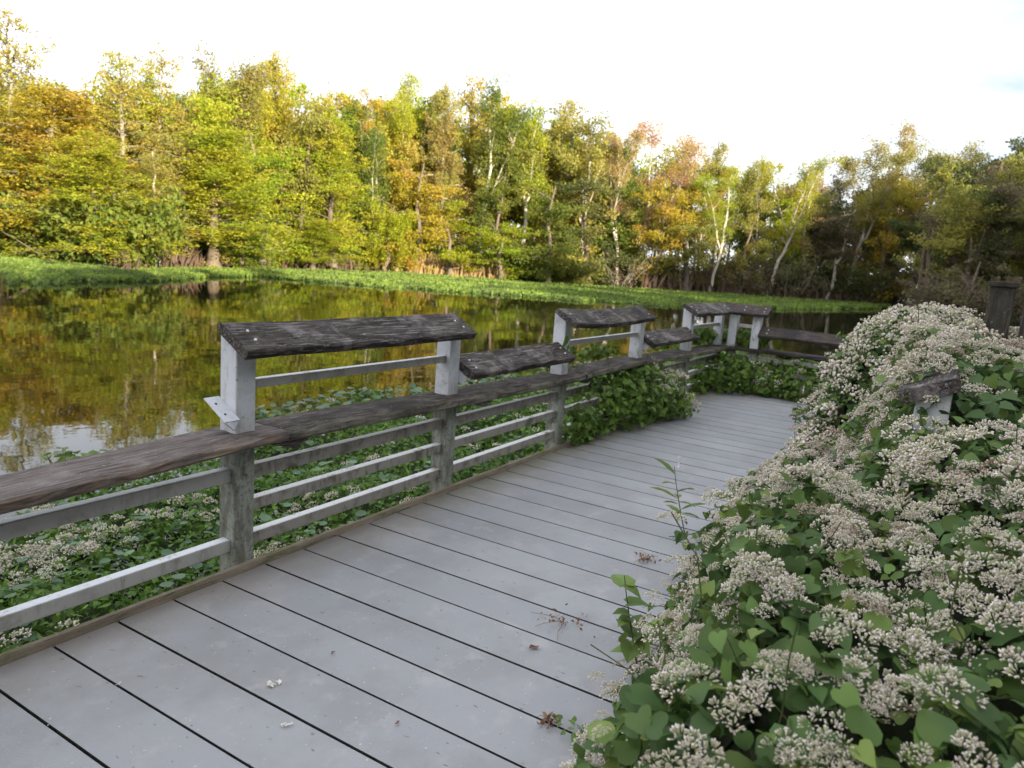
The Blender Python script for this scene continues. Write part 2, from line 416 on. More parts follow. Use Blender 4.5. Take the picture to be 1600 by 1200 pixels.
LEAF = {
 'yellowgreen': leaf_mat('leaf_yellowgreen', (0.32, 0.37, 0.026), (0.24, 0.31, 0.025), (0.38, 0.38, 0.03), 0.45),
 'brightgreen': leaf_mat('leaf_brightgreen', (0.248, 0.345, 0.025), (0.166, 0.262, 0.022), (0.331, 0.373, 0.028), 0.45),
 'gold': leaf_mat('leaf_gold', (0.41, 0.37, 0.035), (0.34, 0.33, 0.03), (0.42, 0.32, 0.045), 0.4),
 'orange': leaf_mat('leaf_orange', (0.40, 0.31, 0.065), (0.34, 0.27, 0.055), (0.37, 0.35, 0.055), 0.4),
 'rust': leaf_mat('leaf_rust', (0.36, 0.27, 0.09), (0.28, 0.21, 0.07), (0.33, 0.30, 0.07), 0.4),
 'olive': leaf_mat('leaf_olive', (0.29, 0.29, 0.065), (0.21, 0.225, 0.05), (0.34, 0.31, 0.065), 0.4),
 'green': leaf_mat('leaf_green', (0.15, 0.20, 0.030), (0.10, 0.15, 0.028), (0.19, 0.22, 0.035), 0.4),
 'darkgreen': leaf_mat('leaf_darkgreen', (0.10, 0.13, 0.035), (0.065, 0.09, 0.028), (0.15, 0.15, 0.045), 0.4),
 'pale': leaf_mat('leaf_pale', (0.466, 0.380, 0.138), (0.380, 0.327, 0.103), (0.414, 0.259, 0.121), 0.4),
 'grey': leaf_mat('leaf_greybrown', (0.185, 0.145, 0.092), (0.132, 0.106, 0.066), (0.158, 0.158, 0.066), 0.4),
}
BARK = {
 'brown': bark_mat('bark_brown', (0.10, 0.075, 0.06), (0.19, 0.15, 0.12), (0.13, 0.115, 0.085)),
 'pale':  bark_mat('bark_pale', (0.40, 0.36, 0.30), (0.55, 0.50, 0.43), (0.22, 0.19, 0.15), 2.0),
 'grey':  bark_mat('bark_grey', (0.20, 0.175, 0.15), (0.30, 0.27, 0.23), (0.15, 0.14, 0.11)),
}

def water_mat():
    m, nt, out = new_mat('pond_water')
    v1 = coords(nt, (1, 1, 1), 'Object')
    a = noise(nt, v1, 2.6, 3, 0.5); b = noise(nt, coords(nt, (1, 1, 1), loc=(5, 3, 0)), 0.5, 2, 0.5)
    h = math_n(nt, 'ADD', math_n(nt, 'MULTIPLY', a, 0.22), math_n(nt, 'MULTIPLY', b, 0.8))
    p = principled(nt, out, (0.009, 0.009, 0.004), 0.02, 0.5, h, 0.14, 0.05)
    p.inputs['IOR'].default_value = 1.333
    return m
M['water'] = water_mat()

# ---------------------------------------------------------------- camera, light, sky
cam_d = bpy.data.cameras.new('camera'); cam = bpy.data.objects.new('camera', cam_d); COL.objects.link(cam)
right, down, fwd = Vector(RW[:, 0]), Vector(RW[:, 1]), Vector(RW[:, 2])
mw = Matrix.Identity(4)
for i in range(3):
    mw[i][0] = right[i]; mw[i][1] = -down[i]; mw[i][2] = -fwd[i]
mw[0][3], mw[1][3], mw[2][3] = 0, 0, EYE
cam.matrix_world = mw
cam_d.sensor_width = 36.0; cam_d.lens = 36.0 * FPX / 1600.0
cam_d.clip_start = 0.05; cam_d.clip_end = 2000
cam_d.dof.use_dof = True; cam_d.dof.focus_distance = 2.5; cam_d.dof.aperture_fstop = (36.0 * FPX / 1600.0) / 5.4
scene.camera = cam

SUN_EL = rad(15.0); SX, SY = -0.36, -0.93
sd = bpy.data.lights.new('sun', 'SUN'); sun = bpy.data.objects.new('sun', sd); COL.objects.link(sun)
sd.energy = 4.6; sd.angle = rad(0.6); sd.color = (1.0, 0.88, 0.64)
n_ = math.hypot(SX, SY); sdir = Vector((SX / n_ * math.cos(SUN_EL), SY / n_ * math.cos(SUN_EL), math.sin(SUN_EL)))
sun.rotation_euler = sdir.to_track_quat('Z', 'Y').to_euler()
sun.location = (0, 0, 40)

world = bpy.data.worlds.new('World'); scene.world = world; world.use_nodes = True
wn = world.node_tree
for n in list(wn.nodes): wn.nodes.remove(n)
wo = wn.nodes.new('ShaderNodeOutputWorld'); bg = wn.nodes.new('ShaderNodeBackground')
sky = wn.nodes.new('ShaderNodeTexSky'); sky.sky_type = 'NISHITA'; sky.sun_disc = False
sky.sun_elevation = SUN_EL; sky.sun_rotation = math.atan2(SX, SY); sky.altitude = 10; sky.dust_density = 1.5
tc = wn.nodes.new('ShaderNodeTexCoord'); mp = wn.nodes.new('ShaderNodeMapping'); mp.inputs['Scale'].default_value = (1.0, 1.0, 3.0)
wn.links.new(tc.outputs['Generated'], mp.inputs[0])
cl = noise(wn, mp.outputs[0], 1.5, 6, 0.6, 0.4)
dt = wn.nodes.new('ShaderNodeVectorMath'); dt.operation = 'DOT_PRODUCT'; wn.links.new(tc.outputs['Generated'], dt.inputs[0]); dt.inputs[1].default_value = (0.80, -0.05, 0.60)
blue = ramp(wn, math_n(wn, 'ADD', dt.outputs['Value'], math_n(wn, 'MULTIPLY', math_n(wn, 'SUBTRACT', cl, 0.5), 0.30)), 0.83, 0.97)
veil = mix(wn, blue, (5.9, 6.0, 6.35), (1.5, 1.95, 2.4))
skyc = mix(wn, 0.85, sky.outputs[0], veil)
wn.links.new(skyc, bg.inputs['Color']); bg.inputs['Strength'].default_value = 0.1
wn.links.new(bg.outputs[0], wo.inputs[0])

vs = scene.view_settings
vs.view_transform = 'Standard'; vs.look = 'None'; vs.exposure = 1.70; vs.gamma = 1.0; vs.use_curve_mapping = False
scene.cycles.max_bounces = 6; scene.cycles.diffuse_bounces = 3; scene.cycles.glossy_bounces = 3; scene.cycles.transmission_bounces = 3
scene.cycles.caustics_reflective = False; scene.cycles.caustics_refractive = False
scene.cycles.sample_clamp_indirect = 6.0
scene.cycles.use_denoising = True

# ---------------------------------------------------------------- shore lines
SHORE_PX = [(0, 443), (60, 442), (150, 440), (235, 440), (280, 440), (320, 433), (400, 432), (450, 436), (500, 441), (600, 449), (700, 455), (800, 463), (900, 470), (1000, 476), (1100, 480), (1200, 483), (1300, 484), (1390, 482)]
BACK_PX = [(0, 405), (60, 410), (120, 416), (200, 426), (240, 422), (300, 420), (400, 421), (500, 423), (600, 426), (700, 432), (800, 440), (900, 446), (1000, 452), (1100, 458), (1200, 465), (1300, 472), (1390, 478.5)]
SHORE = np.array([on_level(x, y, WATER)[:2] for x, y in SHORE_PX])
BACK = np.array([on_level(x, y, WATER + 0.15)[:2] for x, y in BACK_PX])
SHORE = np.vstack([[-16.0, 25.0], [0.0, 27.0], SHORE, [90, 3.5]])
BACK = np.vstack([[-14, 46], BACK, [95, 3.6]])

def seg_dist(P, L):
    """distance to polyline L and side (positive = left of it)"""
    P = np.asarray(P, float); best = np.full(len(P), 1e9); side = np.zeros(len(P))
    for a, b in zip(L[:-1], L[1:]):
        d = b - a; t = np.clip(((P - a) @ d) / (d @ d), 0, 1)
        q = P - (a + t[:, None] * d); r = np.hypot(q[:, 0], q[:, 1])
        s = d[0] * (P[:, 1] - a[1]) - d[1] * (P[:, 0] - a[0])
        u = r < best; best = np.where(u, r, best); side = np.where(u, np.sign(s), side)
    return best * side

# ground: one sheet, river bed and both banks
def ground_z(x, y):
    P = np.stack([x, y], 1)
    L = np.vstack([[-300, 70], [-60, 52], BACK, [130, -4], [400, -14]])
    poly = np.vstack([L, [400, 2000], [-300, 2000]])
    ins = np.zeros(len(P), bool)
    for a, b in zip(poly, np.roll(poly, -1, 0)):
        c = ((a[1] > P[:, 1]) != (b[1] > P[:, 1])); dy = (b[1] - a[1]) or 1e-9
        ins ^= c & (P[:, 0] < (b[0] - a[0]) * (P[:, 1] - a[1]) / dy + a[0])
    far = np.abs(seg_dist(P, L)) * np.where(ins, 1, -1)                                   # positive beyond the far bank
    near = (-3.0 - 0.02 * x - y)                             # positive behind the near bank
    z = -1.5 + 1.2 * (1 / (1 + np.exp(-(far + 0.2) / 0.7))) + 1.1 * (1 / (1 + np.exp(-(near) / 0.8)))
    return np.minimum(z, -0.28) + 0.05 * vnoise2(x * 0.4, y * 0.4, 3)
gx = np.concatenate([np.linspace(-700, -40, 18), np.linspace(-36, 110, 147), np.linspace(118, 900, 20)])
gy = np.concatenate([np.linspace(-700, -34, 18), np.linspace(-30, 60, 121), np.linspace(66, 900, 22)])
GX, GY = np.meshgrid(gx, gy); GZ = ground_z(GX.ravel(), GY.ravel())
nx_, ny_ = len(gx), len(gy)
ii = np.arange((ny_ - 1) * nx_).reshape(ny_ - 1, nx_)[:, :-1].ravel()
gme = mesh_np('ground', np.stack([GX.ravel(), GY.ravel(), GZ], 1), [np.stack([ii, ii + 1, ii + nx_ + 1, ii + nx_], 1)], smooth=True)
ground = obj('ground', gme, M['ground']); ground['kind'] = 'structure'
wme = mesh_np('water', [(-200, -3, WATER), (140, -3, WATER), (140, 70, WATER), (-200, 70, WATER)], [np.array([[0, 1, 2, 3]])])
water = obj('water', wme, M['water']); water['kind'] = 'structure'

# ---------------------------------------------------------------- boardwalk
DECK_Y1, DECK_Y0, DECK_XE, PITCH = 2.528, -1.7, 9.47, 0.2307
walk = bpy.data.objects.new('boardwalk', None); COL.objects.link(walk); walk['kind'] = 'structure'
k0 = -12
rng = random.Random(4)
M['deck_edge'] = plain('dark_board_edge', (0.015, 0.015, 0.016), (0.035, 0.033, 0.032), 20.0)  # board sides coloured much darker than the tops
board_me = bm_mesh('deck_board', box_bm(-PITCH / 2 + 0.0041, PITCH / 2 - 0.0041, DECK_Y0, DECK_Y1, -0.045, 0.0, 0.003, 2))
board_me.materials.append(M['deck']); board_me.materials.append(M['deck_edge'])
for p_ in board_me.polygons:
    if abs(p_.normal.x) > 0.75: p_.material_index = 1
k = k0
while 1.253 + (k + 1) * PITCH < DECK_XE + 0.05:
    b = obj('deck_board', board_me, [], walk)
    b.location = (1.253 + (k + 0.5) * PITCH, rng.uniform(-0.003, 0.0), rng.uniform(-0.0015, 0.0))
    k += 1
for y in (2.3, 1.2, 0.1, -1.0):
    bj = obj('joist', bm_mesh('joist', box_bm(-2.0, DECK_XE, y - 0.025, y + 0.025, -0.25, -0.052, 0.003, 1)), M['joist'], walk)

# eroded lumber ----------------------------------------------------------
def plank(name, l0, l1, w, t, to_world, seed=0, n=None, m0=0.0, m1=0.0, rough=1.0, bow=None, chips=()):
    """weathered plank: l along, a across (0..w), b up (0..t); to_world maps arrays"""
    n = n or max(12, int((l1 - l0) / 0.035))
    prof = [(0, .22), (0, .55), (0, .85), (.02, .97), (.06, 1), (.2, 1), (.35, 1), (.5, 1), (.65, 1), (.8, 1), (.94, 1), (.98, .97), (1, .85), (1, .5), (1, .15), (.97, 0), (.7, 0), (.3, 0), (.03, 0)]
    prof = np.array(prof); A = prof[:, 0] * w; B = prof[:, 1] * t; kk = len(A)
    s = np.linspace(0, 1, n)
    S, PA = np.meshgrid(s, A, indexing='ij'); _, PB = np.meshgrid(s, B, indexing='ij')
    Lc = (l0 + m0 * PA) + ((l1 + m1 * PA) - (l0 + m0 * PA)) * S
    e = 0.004 * rough
    xs = Lc[:, :1]
    for j in range(kk):                                      # erosion of faces and arrises
        q = vnoise(Lc[:, j] * 9 + j * 3.1, seed + j) * 0.5 + vnoise(Lc[:, j] * 31 + j * 7.7, seed + 40 + j) * 0.35
        if prof[j, 1] >= .8 or prof[j, 0] in (0, 1):
            if prof[j, 0] <= .02: PA[:, j] += e * (q + 0.4)
            elif prof[j, 0] >= .98: PA[:, j] -= e * (q + 0.4)
            if prof[j, 1] >= .8: PB[:, j] += e * (q * 0.8 - 0.2)
    wob = vnoise(xs[:, 0] * 1.7, seed + 90) * 0.006 * rough + vnoise(xs[:, 0] * 5, seed + 91) * 0.003 * rough
    PA = PA + wob[:, None]
    for (lc, half, depth, side) in chips:                    # broken-out bits of the near arris
        g = np.clip(1 - np.abs(Lc - lc) / half, 0, 1) ** 0.6
        top = (PB > 0.5 * t) & (PA < 0.12 * w if side == 0 else PA > 0.88 * w)
        PB = np.where(top, PB - depth * g, PB)
    if bow is not None: PB = PB + bow(Lc)
    Lc[0] += 0.004 * vnoise(A * 60, seed + 5); Lc[-1] -= 0.004 * vnoise(A * 60, seed + 6)
    V = to_world(Lc.ravel(), PA.ravel(), PB.ravel())
    F = []
    idx = np.arange(n * kk).reshape(n, kk)
    q = np.stack([idx[:-1], np.roll(idx[:-1], -1, 1), np.roll(idx[1:], -1, 1), idx[1:]], -1).reshape(-1, 4)
    capA = idx[0][None, :]; capB = idx[-1][None, ::-1]
    me = mesh_np(name, V, [q, capA, capB])
    bm = bmesh.new(); bm.from_mesh(me); bmesh.ops.recalc_face_normals(bm, faces=bm.faces); bm.to_mesh(me); bm.free()
    return me

# the railing on the water side ------------------------------------------
RB = Vector((2.03, 2.6, -0.9))
railing = thing('viewing_railing', 'weathered railing on the water side, grey posts and rails under blackened shelf and sloping caps', 'railing', RB)
def part(name, me, mats, parent=railing, base=RB, label=None):
    o = obj(name, me, mats, parent)
    if base is not None: o.location = -base
    if label: o['label'] = label
    return o

YF, PW = 2.556, 0.104                 # front plane of the posts, post width
XF = 9.50                              # front plane of the far run's posts
SL = rad(30.0); CS, SN = math.cos(SL), math.sin(SL)
POST_X = [0.505, 2.03, 3.56, 5.045, 6.62, 8.14, 9.40]
HIGH, LOW = (2.445, 0.962), (2.462, 0.703)

def post_left(x, top_front):
    z1 = top_front; z2 = top_front + PW * math.tan(SL)
    return bm_mesh('post', prism_bm([(YF, -0.9), (YF + PW, -0.9), (YF + PW, z2), (YF, z1)], x, x + PW, 'x', 0.006))
TOPZ = HIGH[1] + math.tan(SL) * (YF - HIGH[0]) - 0.004
posts = []
for x in POST_X:
    posts.append(part('post', post_left(x, TOPZ), M['post']))
def post_far(y, top):
    z1 = top; z2 = top + PW * math.tan(SL)
    return bm_mesh('post', prism_bm([(XF, -0.9), (XF + PW, -0.9), (XF + PW, z2), (XF, z1)], y, y + PW, 'y', 0.006))
FAR_Y = [2.39, 2.10, 0.62]
for y in FAR_Y: part('post', post_far(y, TOPZ), M['post'])

RAILS = {'top': (0.405, 0.466), 'mid': (0.248, 0.303), 'bot': (0.085, 0.143)}
for i in range(len(POST_X) - 1):
    for kind in ('top', 'mid', 'bot'):
        if i == 0 and kind == 'mid': continue
        z0, z1 = RAILS[kind]
        dz = -0.006 * i if kind == 'top' else 0
        part('rail', bm_mesh('rail', box_bm(POST_X[i] + PW - 0.002, POST_X[i + 1] + 0.002, YF + 0.027, YF + 0.077, z0 + dz, z1 + dz, 0.005)), M['rail_clean'] if i == 0 else M['rail_dirty'])
for ya, yb in ((0.62 + PW, 2.10), (2.10 + PW, 2.39), (-1.0, 0.62)):
    for kind in ('top', 'mid', 'bot'):
        z0, z1 = RAILS[kind]
        part('rail', bm_mesh('rail', box_bm(XF + 0.027, XF + 0.077, ya - 0.002, yb + 0.002, z0, z1, 0.005)), M['rail_dirty'])
for i in (1, 3, 5):                    # upper rails under the high caps
    part('rail', bm_mesh('rail', box_bm(POST_X[i] + PW - 0.002, POST_X[i + 1] + 0.002, YF + 0.03, YF + 0.07, 0.806, 0.848, 0.004)), M['rail_clean'])
part('rail', bm_mesh('rail', box_bm(XF + 0.03, XF + 0.07, 2.10 + PW - 0.002, 2.392, 0.806, 0.848, 0.004)), M['rail_clean'])

# shelf boards at bench height
zk = np.array([(-1.5, .60), (1.07, .594), (1.64, .613), (2.0, .628), (2.6, .624), (3.3, .612), (4.0, .604), (4.87, .592), (5.28, .596), (5.4, .606), (6.4, .608), (7.5, .583), (8.4, .566), (9.7, .556)])
BZ = lambda x: np.interp(x, zk[:, 0], zk[:, 1])
def shelf(l0, l1, w, t, seed, y0, mat, chips=(), label=None):
    f = lambda l, a, b: np.stack([l, y0 + a, BZ(l) - t + b], 1)
    return part('shelf_board', plank('shelf_board', l0, l1, w, t, f, seed, chips=chips, rough=1.5), mat, label=label)
shelf(-1.2, 2.235, 0.272, 0.046, 11, 2.448, M['shelf_grey'], ((1.5, .12, .012, 0), (1.93, .16, .016, 0)), 'silvery grey shelf board with a paler worn front edge')
shelf(2.24, 5.27, 0.268, 0.052, 12, 2.452, M['shelf_dark'], ((2.32, .10, .018, 0), (2.9, .1, .01, 0), (4.2, .2, .014, 0)))
shelf(5.285, 9.68, 0.268, 0.050, 13, 2.446, M['shelf_dark'], ((5.32, .05, .02, 0), (6.9, .2, .012, 0)))
f_far = lambda l, a, b: np.stack([9.455 + a, l, 0.512 + b], 1)
part('shelf_board', plank('shelf_board', -1.0, 2.442, 0.26, 0.046, f_far, 14), M['wood_dark_y'])
# blocks under the shelf beside the posts
for x in (2.24, 3.80, 5.30):
    z = BZ(x) - 0.054
    part('support_block', bm_mesh('support_block', prism_bm([(x - .09, z + .012), (x + .16, z + .012), (x + .12, z - .012), (x + .055, z - .042), (x + .02, z - .028), (x - .08, z - .004)], 2.47, 2.55, 'y', 0.004)), M['wood_dark'])

# sloping caps
def cap_map(base, bow=None):
    def f(l, a, b):
        y = base[0] + a * CS - b * SN; z = base[1] + a * SN + b * CS
        return np.stack([l, y, z], 1)
    return f
def cap(l0, l1, base, seed, bow=None, m1=0.0, w=0.208, t=0.047, mat=None, chips=()):
    return part('cap_board', plank('cap_board', l0, l1, w, t, cap_map(base), seed, bow=bow, m1=m1, rough=1.2, chips=chips), mat or M['wood_dark'])
caps = []
caps.append((cap(-1.1, .625, HIGH, 20), -1.1, .625, HIGH))
caps.append((cap(1.985, 3.63, HIGH, 21, chips=((2.16, .03, .008, 0), (2.42, .04, .012, 0), (2.9, .08, .014, 0), (2.3, .3, .008, 1))), 1.985, 3.63, HIGH))
caps.append((cap(3.667, 5.04, LOW, 22, bow=lambda l: -0.006 * np.sin((l - 3.66) * 2.3), chips=((4.1, .1, .012, 0),)), 3.667, 5.04, LOW))
caps.append((cap(4.975, 6.655, HIGH, 23, bow=lambda l: -0.03 * np.sin(np.pi * np.clip((l - 4.975) / 1.68, 0, 1)) + .004), 4.975, 6.655, HIGH))
caps.append((cap(6.727, 8.135, LOW, 24), 6.727, 8.135, LOW))
caps.append((cap(7.97, 9.384, HIGH, 25, m1=CS), 7.97, 9.384, HIGH))
def far_cap(l0, l1, base, seed, m1=0.0):
    f = lambda l, a, b: np.stack([XF - (YF - base[0]) + a * CS - b * SN, l, base[1] + a * SN + b * CS], 1)
    return part('cap_board', plank('cap_board', l0, l1, 0.208, 0.047, f, seed, m1=m1), M['wood_dark_y'])
fc1 = far_cap(2.0, 2.445, HIGH, 26, m1=CS)
fc2 = far_cap(0.73, 2.095, LOW, 27)
# screw heads, pale dots on the caps
sr = random.Random(8)
scr = bmesh.new(); bmesh.ops.create_cone(scr, cap_ends=True, segments=8, radius1=0.0075, radius2=0.005, depth=0.005); scr_me = bm_mesh('screw', scr); scr_me.materials.append(M['screw'])
def screw(parent, p, ax):
    o = bpy.data.objects.new('screw', scr_me); COL.objects.link(o); o.parent = parent
    o.location = Vector(p); o.rotation_euler = ax
for c, l0, l1, base in caps:
    for l in (l0 + 0.085, l1 - 0.075):
        for a in (0.07, 0.135):
            aa = a + sr.uniform(-.012, .012); ll = l + sr.uniform(-.012, .012); b = 0.0475
            if c is caps[3][0]: b -= 0.004
            screw(c, (ll, base[0] + aa * CS - b * SN, base[1] + aa * SN + b * CS), (SL, 0, 0))
for l in (2.06, 2.3):
    for a in (0.06, 0.14):
        screw(fc1, (XF - (YF - HIGH[0]) + a * CS - .0475 * SN, l, HIGH[1] + a * SN + .0475 * CS), (0, -SL, 0))
for l in (0.82, 2.0):
    for a in (0.06, 0.14):
        screw(fc2, (XF - (YF - LOW[0]) + a * CS - .0475 * SN, l, LOW[1] + a * SN + .0475 * CS), (0, -SL, 0))

# angle brackets that carry the low caps
def bracket(x_out, x_post, y0, z0, length, label=None, triangle=True):
    """L-shaped angle: sloping plate towards x_out and a leg against the post"""
    bm = bmesh.new(); t = 0.005
    def quadprism(pts):
        vs = [bm.verts.new(p) for p in pts]
        for f in ((0, 1, 2, 3), (7, 6, 5, 4), (0, 4, 5, 1), (1, 5, 6, 2), (2, 6, 7, 3), (3, 7, 4, 0)): bm.faces.new([vs[i] for i in f])
    nrm = Vector((0, -SN, CS)) * t
    a0 = Vector((x_out, y0, z0)); a1 = Vector((x_post, y0, z0)); d = Vector((0, CS, SN)) * length
    q = [a0, a1, a1 + d, a0 + d]
    quadprism([p for p in q] + [p + nrm for p in q])
    s = 1 if x_out < x_post else -1
    low = Vector((0, SN * .055, -CS * .055)); xo = Vector((-t * s, 0, 0))
    q = [a1 + low, a1 + d + low, a1 + d, a1]
    quadprism([p + Vector((-.0005 * s, 0, 0)) for p in q] + [p + xo for p in q])
    if triangle:
        p0, p1 = a0 + Vector((0, .002, -.001)), a0 + d + Vector((0, 0, -.001))
        lowp = a1 + low
        e = Vector((0, t, 0))
        q = [a0, a0 + Vector((.004 * s, 0, 0)), lowp + Vector((.0 * s - .004 * s, 0, 0)), lowp + Vector((-.008 * s, 0, 0))]
        quadprism([p for p in q] + [p + e for p in q])
    bmesh.ops.recalc_face_normals(bm, faces=bm.faces)
    return part('angle_bracket', bm_mesh('angle_bracket', bm), M['bracket'], label=label)
br = bracket(1.955, 2.03, 2.53, 0.690, 0.16, 'bare sloping bracket left over where a low cap is gone')
for k_, yy in enumerate((0.045, 0.115)):
    bmh = bmesh.new(); bmesh.ops.create_cone(bmh, cap_ends=True, segments=8, radius1=.005, radius2=.005, depth=.004)
    h = obj('bolt_hole', bm_mesh('bolt_hole', bmh), M['joist'], br)
    h.location = (1.985, 2.53 + yy * CS - .0065 * SN, 0.690 + yy * SN + .0055 * CS); h.rotation_euler = (SL, 0, 0)
bracket(3.725, 3.664, 2.50, 0.712, 0.14, triangle=False); bracket(4.985, 5.045, 2.50, 0.712, 0.14, triangle=False)
bracket(6.785, 6.724, 2.50, 0.712, 0.14, triangle=False); bracket(8.08, 8.14, 2.50, 0.712, 0.14, triangle=False)
# kerb that closes the deck edge
fk = lambda l, a, b: np.stack([l, 2.530 + a, -0.12 + b], 1)
part('kerb_board', plank('kerb_board', -1.5, 9.46, 0.0255, 0.150, fk, 31, n=260, rough=0.5), M['wood_kerb'])
fk2 = lambda l, a, b: np.stack([9.474 + a, l, -0.12 + b], 1)
part('kerb_board', plank('kerb_board', -1.6, 2.528, 0.0255, 0.150, fk2, 32, n=90, rough=0.5), M['wood_kerb'])

# the overgrown railing on the land side ----------------------------------
RB2 = Vector((2.85, 0.0, -0.5))
rail2 = thing('overgrown_railing', 'second railing buried in flowering vine, only a dark cap end and white post top showing', 'railing', RB2)
def part2(name, me, mats): return part(name, me, mats, rail2, RB2)
SL2 = rad(23.0)
for x in (2.84, 4.36, 5.9):
    zf = 1.075
    part2('post', bm_mesh('post', prism_bm([(0.085, -0.5), (-0.02, -0.5), (-0.02, zf + .105 * math.tan(SL2)), (0.085, zf)], x, x + PW, 'x', 0.005)), M['post'])
fr = lambda l, a, b: np.stack([l, 0.125 - a * math.cos(SL2) + b * math.sin(SL2), 1.062 + a * math.sin(SL2) + b * math.cos(SL2)], 1)
part2('cap_board', plank('cap_board', 2.79, 4.42, 0.185, 0.047, fr, 41), M['wood_dark'])
for z0, z1 in ((0.40, 0.46), (0.09, 0.145)):
    for xa, xb in ((2.84 + PW, 4.36), (4.36 + PW, 5.9)):
        part2('rail', bm_mesh('rail', box_bm(xa, xb, 0.01, 0.06, z0, z1, 0.005)), M['rail_dirty'])
# timber posts past the vine at the right
def timber(x, y, rz, w, d, top, label, extra=True):
    t = thing('timber_post', label, 'post', (x, y, -0.5), rz)
    obj('shaft', bm_mesh('shaft', box_bm(-w / 2, w / 2, -d / 2, d / 2, 0, top + 0.5 - (0.035 if extra else 0), 0.008)), M['timber'], t)
    if extra: obj('post_cap', bm_mesh('post_cap', box_bm(-w / 2 - .015, w / 2 + .015, -d / 2 - .015, d / 2 + .015, top + .465, top + .5, 0.006)), M['timber'], t)
    return t
hx, hy, hz = heading(1562, 480)
timber(6.0 * hx, 6.0 * hy, math.atan2(hy, hx), 0.12, 0.15, EYE + 6.0 * heading(1562, 440)[2], 'square weathered timber post with a flat cap rising behind the flowering vine')
hx, hy, hz = heading(1619, 480)
timber(5.6 * hx, 5.6 * hy, math.atan2(hy, hx), 0.10, 0.13, EYE + 5.6 * heading(1600, 455)[2], 'near black timber post cut by the right edge of the photo', False)

# ================================================================ VINE AND MARSH PLANTS
R0 = np.random.RandomState(12)

def floret_block(P, D, size, length, rng):
    """inverted little cones: returns verts, calyx tris, tip quads"""
    n = len(P); D = norm(D)
    a = norm(np.cross(D, rng.normal(size=(n, 3)))); b = np.cross(D, a)
    top = P + D * length[:, None]
    r = size[:, None] * 0.5
    V = np.stack([P, top + a * r, top + b * r, top - a * r, top - b * r, top + D * length[:, None] * 0.35], 1).reshape(-1, 3)
    i = (np.arange(n) * 6)[:, None]
    cal = np.concatenate([i + np.array([[0, 1, 2]]), i + np.array([[0, 2, 3]]), i + np.array([[0, 3, 4]]), i + np.array([[0, 4, 1]])])
    tip = np.concatenate([i + np.array([[5, 2, 1]]), i + np.array([[5, 3, 2]]), i + np.array([[5, 4, 3]]), i + np.array([[5, 1, 4]])])
    return V, cal, tip

def flower_proto(nsub, nfl, R, size, length, seed):
    """compound corymb: nsub small umbels of nfl florets on a dome of radius R, z up"""
    rng = np.random.RandomState(seed); Vs, C, T = [], [], []; off = 0
    ang = np.arange(nsub) * 2.4 + rng.rand(); rr = R * np.sqrt((np.arange(nsub) + 0.4) / nsub) * rng.uniform(.85, 1.15, nsub)
    for k in range(nsub):
        c = np.array([rr[k] * math.cos(ang[k]), rr[k] * math.sin(ang[k]), -0.45 * R * (rr[k] / R) ** 2 + rng.uniform(-.1, .1) * R])
        d = rng.normal(size=(nfl, 3)); d[:, 2] = np.abs(d[:, 2]) * 1.0 + 0.25; d = norm(d)
        d = norm(d + 0.5 * c[None] / R)
        P = c + d * (0.26 * R if nsub > 1 else 0.6 * R)
        V, ca, ti = floret_block(P, d, size * rng.uniform(.7, 1.2, nfl), length * rng.uniform(.8, 1.2, nfl), rng)
        Vs.append(V); C.append(ca + off); T.append(ti + off); off += len(V)
    return np.concatenate(Vs), np.concatenate(C), np.concatenate(T)

FP_NEAR = [flower_proto(5 + i % 4, 21, 0.028 + 0.006 * (i % 3), 0.0040, 0.0080, 100 + i) for i in range(6)]
FP_MID = [flower_proto(5 + i % 3, 11, 0.036, 0.0068, 0.0105, 200 + i) for i in range(5)]
FP_LOW = [flower_proto(5, 3, 0.042, 0.017, 0.017, 300 + i) for i in range(4)]

def place_flowers(geo, protos, P, D, S, rng, mo=0):
    """instances of flower protos merged in a mesh; slots 0 calyx, 1 tip"""
    n = norm(D); a = norm(np.cross(n, rng.normal(size=n.shape))); b = np.cross(n, a)
    pick = rng.randint(len(protos), size=len(P))
    for k, (V, C, T) in enumerate(protos):
        s = np.where(pick == k)[0]
        if not len(s): continue
        W = P[s][:, None, :] + S[s][:, None, None] * (V[None, :, 0:1] * a[s][:, None, :] + V[None, :, 1:2] * b[s][:, None, :] + V[None, :, 2:3] * n[s][:, None, :])
        off = (np.arange(len(s)) * len(V))[:, None, None]
        base = geo.n
        geo.add(W.reshape(-1, 3), [(C[None] + off).reshape(-1, 3)], mo)
        geo.add(np.zeros((0, 3)), [(T[None] + off).reshape(-1, 3) + base - geo.n], mo + 1)

def strands(geo, P0, P1, r, rng, sag=0.0):
    for p, q in zip(P0, P1):
        t = np.linspace(0, 1, 5)[:, None]
        pts = p + (q - p) * t + rng.normal(size=(5, 3)) * 0.012 * np.sin(np.pi * t)
        pts[:, 2] -= sag * np.sin(np.pi * t[:, 0])
        tube(geo, pts, np.full(5, r), 4)

